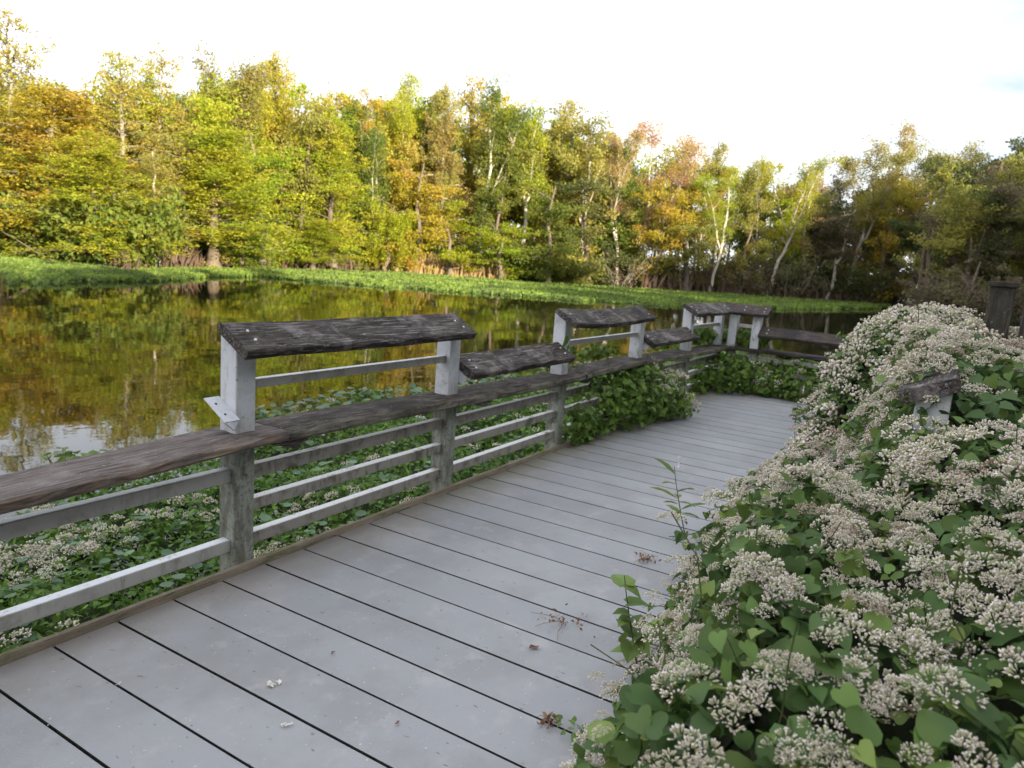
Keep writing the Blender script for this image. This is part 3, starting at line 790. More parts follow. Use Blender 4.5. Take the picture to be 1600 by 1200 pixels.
# ---- the big flowering vine over the right railing
XR = np.array([0.55, 0.9, 1.3, 1.9, 2.6, 3.3, 4.1, 5.3, 6.7, 8.2, 9.3])
RIDGE = np.interp
def ridge(x): return np.interp(x, XR, [.55, .66, .78, .90, 1.0, 1.22, 1.20, 1.21, 1.20, 1.17, 1.05])
def foot(x): return np.interp(x, XR, [.34, .44, .52, .58, .63, .78, .92, .66, .66, .80, .64])
def crest(x): return np.interp(x, XR, [-.12, -.12, -.1, -.03, .05, .10, .16, .22, .24, .22, .2])
TH = np.concatenate([-np.linspace(1.9, 0.02, 26), np.linspace(0, math.pi / 2, 30)])
def bush_point(x, q, lift=0.0):
    """q<0: metres landward of the crest; q>=0: angle down the flank"""
    x = np.asarray(x, float); q = np.asarray(q, float)
    r, f, c = ridge(x), foot(x), crest(x)
    qa = np.clip(q, 0, math.pi / 2)
    y = np.where(q < 0, c + q, c + (f - c) * np.sin(qa) ** 0.9)
    z = np.where(q < 0, r * (1 - 0.17 * np.abs(q)) , r * np.cos(qa) ** np.interp(x, [1.2, 2.6, 4.8, 8], [.72, .95, .55, .50]))
    s_ = np.sin(qa) ** 0.9; wk = np.interp(x, [2.1, 3.0, 4.5, 5.2], [0, 1, 1, 0]) * (q >= 0)      # low skirt spilling from a narrow crest
    z = z * (1 - wk) + wk * ((r - .46) * np.clip(1 - s_ / .38, 0, 1) ** 1.2 + .46 * (1 - s_ ** 3.5) ** .55)
    b = 0.10 * vnoise2(x * 2.6 + 3, (q + 4) * 2.4, 5) + 0.06 * vnoise2(x * 6, (q + 4) * 5, 6)
    dip = 0.04 * np.exp(-((x - 2.45) / .36) ** 2 - ((y - .05) / .14) ** 2)
    amt = np.clip(q / (math.pi / 2), 0, 1)
    y = y + b * amt * 0.9
    z = np.maximum(z + b * (1 - 0.6 * amt) - dip, 0.0) + lift * 0
    return np.stack([x, y, z], -1)
def bush_normal(x, q):
    e = 0.03
    du = bush_point(x + e, q) - bush_point(x - e, q); dv = bush_point(x, q + e) - bush_point(x, q - e)
    return norm(np.cross(du, dv))
def bush_samples(n, rng, x0=0.55, x1=9.2, near_bias=0.0):
    m = n * 8
    x = rng.uniform(x0, x1, m)
    if near_bias: x = x0 + (x1 - x0) * rng.rand(m) ** (1 + near_bias)
    q = rng.uniform(-1.7, math.pi / 2, m)
    e = 0.02
    du = bush_point(x + e, q) - bush_point(x - e, q); dv = bush_point(x, q + e) - bush_point(x, q - e)
    A = np.linalg.norm(np.cross(du, dv), axis=1); A = np.clip(A, 0, np.percentile(A, 97))
    keep = rng.rand(m) < A / A.max()
    return x[keep][:n], q[keep][:n]

bush = thing('flowering_vine', 'big sprawling vine covered in pale pink white flower clusters at the right of the boardwalk', 'flowering vine', (2.2, 0.2, 0))
def bpart(name, me, mats, parent=bush):
    o = obj(name, me, mats, parent); o.location = -Vector(bush.location); return o
# backing shell inside the vine, shade between leaves painted as its dark colour
xs = np.linspace(0.6, 9.2, 120); QX, QQ = np.meshgrid(xs, TH, indexing='ij')
core = bush_point(QX.ravel(), QQ.ravel()); cn = bush_normal(QX.ravel(), QQ.ravel())
core = core - cn * 0.13; core[:, 2] = np.maximum(core[:, 2], 0.012)
nq = len(TH); ii = np.arange(119 * nq).reshape(119, nq)[:, :-1].ravel()
bpart('shade_core', mesh_np('shade_core', core, [np.stack([ii, ii + 1, ii + nq + 1, ii + nq], 1)], smooth=True), M['shade_core'])
# leaves
g = Geo()
def leafy(g, P, nrm, S, rng, shape=HEART, F=HEART_F, tilt=0.55, mi=0):
    k = len(P)
    n = norm(nrm * 0.6 + np.array([0, 0, 0.45]) + rng.normal(size=(k, 3)) * tilt)
    u = rng.normal(size=(k, 3)) * 0.8 + np.array([0, 0, -0.6]); u = norm(u - (u * n).sum(1)[:, None] * n)
    w = np.cross(n, u)
    shaped(g, P, S, u, w, n, shape, F, mi)
for cnt, d0, d1, bias in ((12500, -0.02, 0.05, 0.0), (7000, -0.12, -0.02, 0.0), (8500, -0.09, 0.05, 1.6)):
    x, q = bush_samples(cnt, R0, near_bias=bias)
    nn = bush_normal(x, q); P = bush_point(x, q) + nn * R0.uniform(d0, d1, len(x))[:, None]
    P[:, 2] = np.maximum(P[:, 2], 0.015)
    S = 0.024 + 0.042 * R0.rand(len(x)) ** 1.7 + np.where(x < 1.7, R0.uniform(0, .012, len(x)), 0)
    lt = (R0.rand(len(x)) < 0.24)
    nr = x < 2.7
    for sel, sh, fc in ((nr, HEART_N, HEART_NF), (~nr, HEART, HEART_F)):
        a_ = sel & ~lt; b_ = sel & lt
        leafy(g, P[a_], nn[a_], S[a_], R0, sh, fc); leafy(g, P[b_], nn[b_], S[b_] * 0.85, R0, sh, fc, mi=1)
# loose leaves spilling on the deck and a fringe of trailing shoots
x, q = bush_samples(9000, R0); s = q > 1.25; x, q = x[s][:1300], q[s][:1300]
nn = bush_normal(x, q); P = bush_point(x, q) + nn * R0.uniform(0, .12, len(x))[:, None] * (R0.rand(len(x)) < .5)[:, None]; P[:, 2] = np.maximum(P[:, 2] * R0.rand(len(x)), .012)
leafy(g, P, nn, R0.uniform(.025, .055, len(x)), R0)
# shoots that stick out of the mass
x, q = bush_samples(330, R0, near_bias=.5); xe, qe = bush_samples(2600, R0, near_bias=.6); e = (qe > 1.1) & (xe > 1.5); x = np.concatenate([x, xe[e][:230]]); q = np.concatenate([q, qe[e][:230]])
nn = bush_normal(x, q); P = bush_point(x, q); shoot_tips = []; gs = Geo()
for i in range(len(x)):
    Ls = R0.uniform(.06, .20); d = norm(nn[i] * .9 + R0.normal(size=3) * .45 + np.array([0, .15, .15])); s_ = np.linspace(0, 1, 6)[:, None]
    pts = P[i] + d * Ls * s_ + np.array([0, 0, -.5 * Ls]) * s_ ** 2 + R0.normal(size=(6, 3)) * .008; pts[:, 2] = np.maximum(pts[:, 2], .008)
    tube(gs, pts, np.linspace(.0022, .0010, 6), 4)
    m = R0.randint(5, 10); k_ = R0.uniform(0.5, 5, m); Q = np.stack([np.interp(k_, range(6), pts[:, c]) for c in range(3)], 1)
    leafy(g, Q, np.tile(nn[i], (m, 1)), R0.uniform(.018, .048, m), R0, tilt=.8, mi=int(R0.rand() < .45))
    if R0.rand() < .55: shoot_tips.append((pts[-1], norm(d + np.array([0, 0, .8]))))
o = bpart('shoots', gs.mesh('shoots'), M['stem']); o['kind'] = 'stuff'
bpart('foliage', g.mesh('foliage', True), [M['vine_leaf'], M['vine_leaf_light']])
# stems
g = Geo(); x, q = bush_samples(420, R0, near_bias=1.2)
nn = bush_normal(x, q); P = bush_point(x, q)
strands(g, P - nn * 0.08, P + nn * 0.05 + R0.normal(size=P.shape) * 0.10, 0.0016, R0, 0.01)
o = bpart('stems', g.mesh('stems'), M['stem']); o['kind'] = 'stuff'
# flower clusters
x, q = bush_samples(7200, R0)
xn, qn = bush_samples(1500, R0, 0.55, 3.2)
x = np.concatenate([x, xn]); q = np.concatenate([q, qn])
P = bush_point(x, q); nn = bush_normal(x, q)
mask = vnoise2(x * 3.1 + 9, (q + 3) * 3.0, 8) * 0.65 + vnoise2(x * 8, (q + 3) * 7, 9) * 0.45
dens = 0.76 + 0.24 * nn[:, 2] - 0.10 * np.clip((q - 1.35) / .2, 0, 1)
thin = np.clip((1.75 - x) / 0.5, 0, 1) * np.clip((0.25 - P[:, 1]) / 0.35, 0, 1)       # leafy patch in the nearest corner
dens = dens - 0.11 * np.clip((x - 4.2) / .6, 0, 1) - 0.45 * thin - 0.25 * np.exp(-((x - 2.7) / .5) ** 2 - ((P[:, 1] + .35) / .3) ** 2) - 0.5 * np.exp(-((x - 3.05) / .62) ** 2 - ((P[:, 1] - .02) / .36) ** 2)
keep = (mask + R0.uniform(-.25, .25, len(x))) < (dens - 0.60)
x, P, nn = x[keep], P[keep], nn[keep]
if True:
    tp = np.array([a for a, b in shoot_tips]); P = np.concatenate([P, tp]); x = np.concatenate([x, tp[:, 0]]); nn = np.concatenate([nn, np.array([b for a, b in shoot_tips])])
D = norm(nn * 0.6 + np.array([0, 0, 0.8]) + R0.normal(size=P.shape) * 0.22)
P = P + D * R0.uniform(0.02, 0.065, len(x))[:, None]; P[:, 2] = np.maximum(P[:, 2], 0.02)
S = 0.45 + 0.9 * R0.rand(len(x)) ** 1.3
dist = np.linalg.norm(P - np.array([0, 0, EYE]), axis=1)
# the hundred that show largest are parts of their own
view = (P - np.array([0, 0, EYE])) @ RW
px = 800 + FPX * view[:, 0] / np.maximum(view[:, 2], .01); py = 600 + FPX * view[:, 1] / np.maximum(view[:, 2], .01)
inside = (view[:, 2] > .2) & (px > 0) & (px < 1590) & (py > 0) & (py < 1190)
order = np.argsort(np.where(inside, dist / S, 1e9))[:100]
single = np.zeros(len(x), bool); single[order] = True
FH = []
for i, (V, C, T) in enumerate(FP_NEAR):
    me = mesh_np('flower_head', V, [np.concatenate([C, T])], np.concatenate([np.zeros(len(C), int), np.ones(len(T), int)]))
    me.materials.append(M['calyx']); me.materials.append(M['floret']); FH.append(me)
for j, i in enumerate(order):
    o = bpy.data.objects.new('flower_head', FH[j % 6]); COL.objects.link(o); o.parent = bush
    o.rotation_euler = Vector(D[i]).to_track_quat('Z', 'Y').to_euler(); o.scale = (S[i],) * 3
    o.location = Vector(P[i]) - bush.location
g = Geo()
for protos, lo, hi in ((FP_NEAR, 0, 2.2), (FP_MID, 2.2, 4.6), (FP_LOW, 4.6, 99)):
    s = (~single) & (dist >= lo) & (dist < hi)
    fd = R0.rand(len(x)) < .09
    place_flowers(g, protos, P[s & ~fd], D[s & ~fd], S[s & ~fd], R0); place_flowers(g, protos, P[s & fd], D[s & fd], S[s & fd], R0, 2)
fo = bpart('flower_heads', g.mesh('flower_heads'), [M['calyx'], M['floret'], M['calyx_faded'], M['floret_faded']]); fo['kind'] = 'stuff'

# ---- smaller vines climbing the railing
def vine_clump(name, label, cat, blobs, nflow, seed, base, leaf=(0.04, 0.075), light=0.12, zmin=0.012, fsel=None):
    rng = np.random.RandomState(seed); root = thing(name, label, cat, base)
    g = Geo(); allP, allN = [], []
    for (c, r, cnt) in blobs:
        d = rng.normal(size=(cnt, 3)); d = norm(d); rr = rng.uniform(.45, 1.0, cnt) ** 0.6
        P = np.array(c) + d * rr[:, None] * np.array(r) * (1 + 0.25 * vnoise2(d[:, 0] * 4 + 9, d[:, 2] * 4 + 9, seed))[:, None]
        P[:, 2] = np.maximum(P[:, 2], zmin + rng.rand(cnt) * .03 if zmin is not None else -9)
        n = norm(d / np.array(r)); S = rng.uniform(leaf[0], leaf[1], cnt); lt = rng.rand(cnt) < light
        leafy(g, P[~lt], n[~lt], S[~lt], rng, tilt=0.5); leafy(g, P[lt], n[lt], S[lt], rng, tilt=0.5, mi=1)
        allP.append(P); allN.append(n)
    P = np.concatenate(allP); n = np.concatenate(allN)
    o = obj('foliage', g.mesh('foliage'), [M['marsh_leaf'], M['vine_leaf_light']], root); o.location = -Vector(base)
    g = Geo(); k = rng.choice(len(P), min(50, len(P) // 8 + 2), replace=False)
    strands(g, P[k], P[k] + rng.normal(size=(len(k), 3)) * np.array([.15, .1, .12]), 0.0022, rng)
    o = obj('stems', g.mesh('stems'), M['stem'], root); o.location = -Vector(base); o['kind'] = 'stuff'
    if nflow:
        cand = np.where((n[:, 2] > -.2) & ((n[:, 1] < .2) | (n[:, 0] < 0)) & (fsel(P) if fsel else True))[0]
        k = rng.choice(cand, min(nflow, len(cand)), replace=False)
        g = Geo(); D = norm(n[k] * .8 + np.array([0, -.2, .6]))
        place_flowers(g, FP_LOW, P[k] + D * .03, D, rng.uniform(.6, 1.0, len(k)), rng)
        o = obj('flower_heads', g.mesh('flower_heads'), [M['calyx'], M['floret']], root); o.location = -Vector(base); o['kind'] = 'stuff'
    return root
vine_clump('climbing_vine', 'leafy green vine bulging through the railing onto the deck below the shelf', 'vine',
    [((5.75, 2.52, .26), (.55, .20, .26), 420), ((6.35, 2.46, .28), (.55, .30, .27), 520), ((6.85, 2.43, .24), (.45, .32, .27), 520), ((7.1, 2.36, .12), (.30, .26, .13), 200),
     ((5.40, 2.50, .10), (.30, .09, .11), 110), ((6.4, 2.52, .50), (.8, .10, .07), 160)], 90, 5, (6.3, 2.4, 0), leaf=(.035, .07), light=.28, fsel=lambda P: P[:, 0] > 6.5)
vine_clump('climbing_vine', 'dark green vine smothering the railing around the far corner of the deck', 'vine',
    [((8.85, 2.62, .16), (.40, .16, .18), 240), ((9.2, 2.35, .24), (.35, .35, .27), 420), ((9.4, 2.0, .20), (.22, .40, .24), 320), ((9.42, 1.5, .22), (.22, .45, .26), 360), ((9.40, 1.0, .22), (.25, .45, .28), 360), ((9.35, .5, .25), (.25, .40, .30), 260),
     ((9.15, 2.72, .68), (.50, .12, .11), 330), ((9.62, 2.30, .68), (.12, .36, .11), 300), ((9.66, 1.5, .42), (.12, .6, .14), 220)], 26, 6, (9.3, 1.8, 0), leaf=(.04, .075), light=.20)
vine_clump('climbing_vine', 'small bright green shoots poking up behind the shelf by the second high cap', 'vine',
    [((5.25, 2.76, .66), (.16, .05, .06), 34), ((5.55, 2.80, .68), (.28, .06, .08), 44), ((6.25, 2.82, .66), (.35, .06, .07), 60), ((7.9, 2.80, .66), (.45, .07, .09), 90)], 0, 7, (5.6, 2.78, .2), leaf=(.04, .07), light=.5, zmin=None)
t = thing('vine_leaf', 'single heart shaped leaf hanging on the white post under the second high cap', 'leaf', (5.03, 2.55, .86))
g = Geo(); shaped(g, np.array([[0, -.012, .03], [-.03, -.02, -.0], [.02, -.02, -.04]]), np.array([.085, .06, .05]), norm(np.array([[-.1, 0, -1.0], [-.5, 0, -.8], [.4, 0, -1]])), norm(np.array([[1.0, 0, -.1], [.8, 0, -.5], [1, 0, .4]])), np.array([[-.2, -1.0, 0], [-.1, -1, .1], [0, -1, 0.]]))
obj('blade', g.mesh('blade'), M['vine_leaf_light'], t)

# ---- tall weeds at the edge of the big vine
def weed(x, y, h, seed, label, spike=True, lance=True):
    rng = np.random.RandomState(seed); t = thing('weed', label, 'weed', (x, y, 0))
    g = Geo(); k = 6; zz = np.linspace(0, 1, k)
    top = np.array([rng.uniform(-.1, .1), rng.uniform(-.02, .14), h])
    pts = zz[:, None] * top + np.stack([.03 * np.sin(zz * 3), .03 * np.sin(zz * 2.4), 0 * zz], 1)
    tube(g, pts, np.linspace(.004, .0015, k), 5); obj('stalk', g.mesh('stalk'), M['stem'], t)
    g = Geo(); m = 12; tt = rng.uniform(.3, .98, m); P = np.stack([np.interp(tt, zz, pts[:, i]) for i in range(3)], 1)
    az = np.arange(m) * 2.4; u = norm(np.stack([np.cos(az), np.sin(az), rng.uniform(-.4, .6, m)], 1)); n = norm(np.array([0, 0, 1.0]) - u * u[:, 2:3]); w = np.cross(n, u)
    shaped(g, P, rng.uniform(.10, .17, m) * (1 if lance else .55), u, w, n, LANCE if lance else HEART, HEART_F); obj('leaves', g.mesh('leaves'), M['vine_leaf_light'], t)
    if spike:
        g = Geo(); m = 40; s = rng.rand(m); P = top + np.stack([rng.normal(size=m) * .004, rng.normal(size=m) * .004, s * .07], 1)
        cards(g, P, .010, .007, rng); obj('flower_spike', g.mesh('flower_spike'), M['floret'], t)
    return t
weed(3.75, 1.06, .42, 1, 'lance leaved weed with a thin pink flower spike leaning over the deck')
weed(6.96, 1.11, .45, 2, 'pale green leafy weed with a dry tip at the far edge of the flowering vine', True, False)
weed(2.28, .74, .40, 3, 'thin shoot with small leaves rising at the near deck edge of the flowering vine', False, False)

# ---- marsh plants between railing and open water: nobody could count them
def marsh_edge(x): return np.interp(x, [-3, 0, 2, 3.2, 4.2, 5.2, 6.3, 8.4, 12, 20], [5.4, 5.4, 5.5, 5.7, 5.5, 6.4, 6.5, 6.2, 6.4, 6.0]) + 0.25 * vnoise(np.asarray(x) * 1.7, 77)
def marsh_z(x, y): return -0.47 + 0.09 * vnoise2(x * 1.7 + 20, y * 1.7, 21) + 0.05 * vnoise2(x * 5 + 20, y * 5, 22) - 0.10 * np.clip((y - marsh_edge(x) + .5) / .5, 0, 1)
mx = np.linspace(-2.5, 19, 130); my = np.linspace(0, 1, 40)
MX, MT = np.meshgrid(mx, my, indexing='ij'); Y0 = np.where(MX < 9.6, 2.60, -3.0)
MY = Y0 + (marsh_edge(MX) - Y0) * MT; MZ = marsh_z(MX, MY) - .10; MZ = np.where(MT > .985, WATER - .02, MZ)
ii = np.arange(129 * 40).reshape(129, 40)[:, :-1].ravel()
g = Geo(); g.add(np.stack([MX.ravel(), MY.ravel(), MZ.ravel()], 1), [np.stack([ii, ii + 40, ii + 41, ii + 1], 1)], 0)
def marsh_pts(n, x0, x1, rng):
    x = rng.uniform(x0, x1, n); y0 = np.where(x < 9.6, 2.60, -2.5); y = y0 + (marsh_edge(x) - y0) * rng.rand(n)
    return np.stack([x, y, marsh_z(x, y)], 1)
UP = np.array([0, 0, 1.0])
for (n, x0, x1, s0, s1) in ((27000, .3, 6, .016, .046), (8000, 6, 10, .03, .07), (4600, 10, 19, .07, .13)):
    P = marsh_pts(n, x0, x1, R0); P[:, 2] += R0.uniform(-.06, .10, n)
    c = R0.rand(n); h = c < .62; leafy(g, P[h], np.tile(UP, (h.sum(), 1)), R0.uniform(s0, s1, h.sum()), R0, tilt=.6, mi=1)
    l = (c >= .62) & (c < .965); leafy(g, P[l], np.tile(UP, (l.sum(), 1)), R0.uniform(s0, s1, l.sum()) * 2.0, R0, LANCE, HEART_F, .8, 1)
    d = c >= .965; k = d.sum(); n3 = norm(np.array([0, 0, 1.0]) + R0.normal(size=(k, 3)) * .18); u = norm(np.cross(n3, R0.normal(size=(k, 3)))); shaped(g, P[d] + UP * .03, R0.uniform(.04, .085, k), u, np.cross(n3, u), n3, DISC, DISC_F, 2)
# pennywort along the water's edge
x = R0.uniform(4.6, 10, 420); P = np.stack([x, marsh_edge(x) - R0.rand(420) ** 1.5 * .8 + .05, np.full(420, -.47) + R0.rand(420) * .12], 1)
n3 = norm(UP + R0.normal(size=(420, 3)) * .25); u = norm(np.cross(n3, R0.normal(size=(420, 3)))); shaped(g, P, R0.uniform(.06, .12, 420), u, np.cross(n3, u), n3, DISC, DISC_F, 2)
obj_m = obj('marsh_plants', g.mesh('marsh_plants', True), [M['marsh_base'], M['marsh_leaf'], M['penny']]); obj_m['kind'] = 'stuff'
tag(obj_m, 'low green leafy marsh plants growing between the railing and the open water', 'marsh plants')
g = Geo()
P = marsh_pts(2100, .3, 6, R0); mk = vnoise2(P[:, 0] * 1.6, P[:, 1] * 1.6, 33) + R0.uniform(-.4, .4, len(P)); P = P[(mk > .42 + .07 * (P[:, 0] - 2.5))]
D = norm(UP + R0.normal(size=P.shape) * .25); place_flowers(g, FP_MID, P + D * R0.uniform(.05, .11, len(P))[:, None], D, R0.uniform(.8, 1.6, len(P)), R0)
P = marsh_pts(260, 6, 14, R0); D = np.tile(UP, (len(P), 1)); place_flowers(g, FP_LOW, P + D * .10, D, R0.uniform(.7, 1.2, len(P)), R0)
o = obj('marsh_flowers', g.mesh('marsh_flowers'), [M['calyx'], M['floret']]); o['kind'] = 'stuff'
tag(o, 'small whitish flower clusters scattered over the marsh plants below the railing', 'flowers')
# a few pads by themselves in the open water
def pads(x, y, n, r, seed, label):
    rng = np.random.RandomState(seed); t = thing('leaf_clump', label, 'water plant', (x, y, WATER))
    g = Geo(); P = np.stack([rng.normal(size=n) * r, rng.normal(size=n) * r * .7, rng.uniform(.05, .20, n)], 1)
    leafy(g, P, np.tile(UP, (n, 1)), rng.uniform(.07, .12, n), rng, tilt=.35); obj('leaves', g.mesh('leaves'), M['vine_leaf_light'], t)
    g = Geo(); strands(g, P * np.array([.5, .5, -.2]), P, .003, rng); obj('stems', g.mesh('stems'), M['stem'], t)
p = on_level(112, 712, -.45); pads(p[0], p[1], 26, .13, 4, 'small bright leaf clump standing alone in the open water beyond the shelf')

# ---- litter on the deck
def twig(name, px, py, seed, label, size=.12, n=5, blobs=True):
    rng = np.random.RandomState(seed); p = on_level(px, py, 0.004); t = thing(name, label, 'twig', p)
    g = Geo()
    for k in range(n):
        a = rng.uniform(0, 6.28); L = size * rng.uniform(.4, 1.2); q = np.linspace(0, 1, 5)[:, None]
        pts = q * np.array([math.cos(a) * L, math.sin(a) * L, 0]) + np.array([0, 0, .004]) + rng.normal(size=(5, 3)) * np.array([.006, .006, .002]) + np.sin(q * 3.1) * np.array([0, 0, .012])
        tube(g, pts, np.linspace(.0018, .0009, 5), 4)
    obj('stem', g.mesh('stem'), M['dry'], t)
    if blobs:
        g = Geo(); m = 40; P = rng.normal(size=(m, 3)) * np.array([size * .35, size * .35, .008]); P[:, 2] = np.abs(P[:, 2]) + .006
        cards(g, P, .018, .012, rng); obj('dry_florets', g.mesh('dry_florets'), M['dry'], t)
    return t
twig('dry_sprig', 1012, 876, 1, 'brown dried flower sprig lying on the deck before the vine', .10, 5)
twig('dry_sprig', 1078, 876, 2, 'tiny dried tuft touching the vine edge beyond the brown sprig', .05, 3)
twig('dry_sprig', 880, 972, 3, 'thin tan trailing twig with dry tips reaching out from the vine over the boards', .16, 3)
twig('dry_sprig', 856, 1130, 5, 'reddish dry tuft beside the small green sprout near the bottom of the deck', .04, 4)
t = thing('green_sprout', 'small green sprig lying on the boards beside the vine foot', 'sprig', on_level(890, 1145, 0.003)); g = Geo()
leafy(g, R0.normal(size=(12, 3)) * np.array([.025, .025, 0]) + np.array([0, 0, .02]), np.tile(UP, (12, 1)), R0.uniform(.018, .032, 12), R0); obj('leaves', g.mesh('leaves'), M['vine_leaf_light'], t)
def flake(name, px, py, seed, label, mat, size, n=4, cat='petal', group=None):
    rng = np.random.RandomState(seed); p = on_level(px, py, 0.002); g = Geo()
    P = rng.normal(size=(n, 3)) * np.array([size * .35, size * .35, 0]) + np.array([0, 0, .004])
    cards(g, P, size * rng.uniform(.5, 1.0, n), size * .45 * rng.uniform(.6, 1.2, n), rng, flat=.8, fold=.3)
    o = obj(name, g.mesh(name), M[mat]); o.location = p; tag(o, label, cat, group); return o
flake('fallen_blossom', 427, 1070, 1, 'larger white fallen blossom scrap on the boards near the middle foreground', 'petal', .030, 6, 'blossom')
flake('fallen_blossom', 445, 1133, 2, 'white blossom scrap nearest the bottom edge of the photo', 'petal', .024, 6, 'blossom')
flake('fallen_blossom', 185, 1070, 3, 'pale scrap stuck on the second dark gap between boards from the left', 'petal', .012, 3, 'blossom')
flake('fallen_leaf', 834, 1014, 4, 'dark brown narrow dry leaf lying on the open boards', 'brown_leaf', .045, 2, 'leaf')
flake('fallen_leaf', 520, 1020, 5, 'tiny reddish leaf scrap alone in the middle of a board', 'brown_leaf', .018, 3, 'leaf')
flake('fallen_leaf', 617, 1132, 7, 'small curled leaf scrap near the long gap at bottom centre', 'brown_leaf', .020, 2, 'leaf')
rr = random.Random(5)
for k in range(26):
    a, b = rr.uniform(60, 860), rr.uniform(930, 1190)
    if b < 1041 - .39 * a + 25: continue
    flake('fallen_petal', a, b, 50 + k, 'tiny pale petal crumb fallen on the grey deck boards', 'petal', rr.uniform(.005, .009), 2, 'petal', 'petal crumbs on the deck')

# ================================================================ FAR BANK
# floating mat of water plants along the far shore
pxs = np.linspace(-60, 1392, 260)
def along(L_px, z, x):
    a = np.array(L_px, float); y = np.interp(x, a[:, 0], a[:, 1]); return np.array([on_level(u, v, z)[:2] for u, v in zip(x, y)])
S_ = along(SHORE_PX, WATER, pxs); B_ = along(BACK_PX, WATER + .15, pxs)
dS = norm(B_ - S_); S_ = S_ + dS * (vnoise(pxs * .11, 3) * .5 + vnoise(pxs * .35, 4) * .3)[:, None] * np.clip(np.linalg.norm(B_ - S_, axis=1) / 4, .1, 2.2)[:, None]
tt = np.linspace(0, 1, 22)
G2 = S_[:, None, :] * (1 - tt[None, :, None]) + (B_ + dS * .8)[:, None, :] * tt[None, :, None]
hump = np.interp(pxs, [-60, 120, 230, 300, 1392], [.30, .24, .12, .10, .10])
def mat_h(P, t, hp): return WATER + .02 + hp * np.clip(t * 3, 0, 1) ** .7 + .05 * vnoise2(P[..., 0] * .9 + 40, P[..., 1] * .9 + 40, 12) * np.clip(t * 4, 0, 1)
Z2 = mat_h(G2, tt[None, :], hump[:, None]); Z2[:, 0] = WATER - .02
ii = np.arange(259 * 22).reshape(259, 22)[:, :-1].ravel()
g = Geo(); g.add(np.concatenate([G2, Z2[..., None]], -1).reshape(-1, 3), [np.stack([ii, ii + 22, ii + 23, ii + 1], 1)], 0)
n = 34000; u = R0.uniform(-60, 1390, n); t = R0.rand(n) ** 1.1; fi = np.interp(u, pxs, np.arange(260)); i0 = np.clip(fi.astype(int), 0, 258); fr_ = (fi - i0)[:, None]
Sx = S_[i0] * (1 - fr_) + S_[i0 + 1] * fr_; Bx = B_[i0] * (1 - fr_) + B_[i0 + 1] * fr_
P2 = Sx * (1 - t[:, None]) + Bx * t[:, None]; hz_ = mat_h(P2, t, np.interp(u, pxs, hump)); P = np.concatenate([P2, hz_[:, None] + .06], 1)
dist = np.hypot(P[:, 0], P[:, 1]); cards(g, P, dist * R0.uniform(.0045, .0085, n), dist * R0.uniform(.0025, .0045, n), R0, flat=.25, droop=-1.3, mi=1)
o = obj('floating_plants', g.mesh('floating_plants'), [M['mat_base'], M['hyacinth']]); o['kind'] = 'stuff'
tag(o, 'bright green mat of floating water plants along the far shore', 'water plants')

def stalk_band(name, mat, px0, px1, n, h0, h1, seed, label, cat, back=-.8, spread=3.0, lean=.25, wid=.0011):
    rng = np.random.RandomState(seed); g = Geo(); u = rng.uniform(px0, px1, n)
    p = along(BACK_PX, WATER + .15, u); d = norm(p); p = p + d * rng.uniform(-back, spread, n)[:, None]; D = np.hypot(p[:, 0], p[:, 1])
    h = rng.uniform(h0, h1, n) * (1 + .3 * vnoise(u * .06, seed)); a = np.concatenate([p, np.full((n, 1), -.45)], 1)
    l = rng.normal(size=(n, 2)) * lean; top = a + np.concatenate([l * h[:, None], h[:, None]], 1); mid = (a + top) / 2 + np.concatenate([l * -.12 * h[:, None], np.zeros((n, 1))], 1)
    side = np.stack([-d[:, 1], d[:, 0], 0 * u], 1) * (D * wid)[:, None]
    V = np.stack([a - side, a + side, mid + side * .8, mid - side * .8, top + side * .2, top - side * .2], 1).reshape(-1, 3); i = (np.arange(n) * 6)[:, None]
    g.add(V, [np.concatenate([i + np.array([[0, 1, 2, 3]]), i + np.array([[3, 2, 4, 5]])])]); o = obj(name, g.mesh(name), M[mat]); o['kind'] = 'stuff'; tag(o, label, cat)
stalk_band('reeds', 'reed', 620, 790, 420, .4, 1.6, 1, 'tan dry reeds along the far shore left of the photo centre', 'reeds')
stalk_band('dead_stalks', 'rust_stalk', 125, 330, 300, .4, 1.35, 2, 'reddish brown dead stalks at the foot of the cypresses on the left far shore', 'stalks')
stalk_band('dead_stalks', 'rust_stalk', 330, 640, 260, .3, 1.1, 3, 'brown dead stalks in the shade under the trees at the centre left far shore', 'stalks')
stalk_band('dead_stalks', 'rust_stalk', 1000, 1390, 420, .5, 2.2, 4, 'thin brown brush along the shaded right far shore', 'stalks', spread=3)
rng = np.random.RandomState(9); g = Geo(); P = on_level(1, 462, WATER)
n = 14; a = P + np.concatenate([rng.normal(size=(n, 2)) * .10, np.zeros((n, 1))], 1)
for k in range(n):
    q = np.linspace(0, 1, 4)[:, None]; tube(g, a[k] - P + q * np.array([rng.normal() * .12, rng.normal() * .12, rng.uniform(.4, .9)]), np.linspace(.012, .004, 4), 3)
t = thing('reed_clump', 'tan reed tuft in the water at the left edge of the photo', 'reeds', P); obj('blades', g.mesh('blades'), M['reed'], t)

# ---------------------------------------------------------------- trees
def path(p0, d, L, n, rng, wob=.06, droop=0.0):
    s = np.linspace(0, 1, n)[:, None]; d = np.array(d, float) / np.linalg.norm(d)
    w = np.cumsum(rng.normal(size=(n, 3)) * wob * L / n, 0); w[0] = 0
    p = np.array(p0) + d * L * s + w; p[:, 2] -= droop * L * s[:, 0] ** 2
    return p

def clump(P, c, r, n, rng, shell=.5):
    d = norm(rng.normal(size=(n, 3))); q = (shell + (1 - shell) * rng.rand(n))[:, None]; P.append(np.array(c) + d * q * np.array(r))

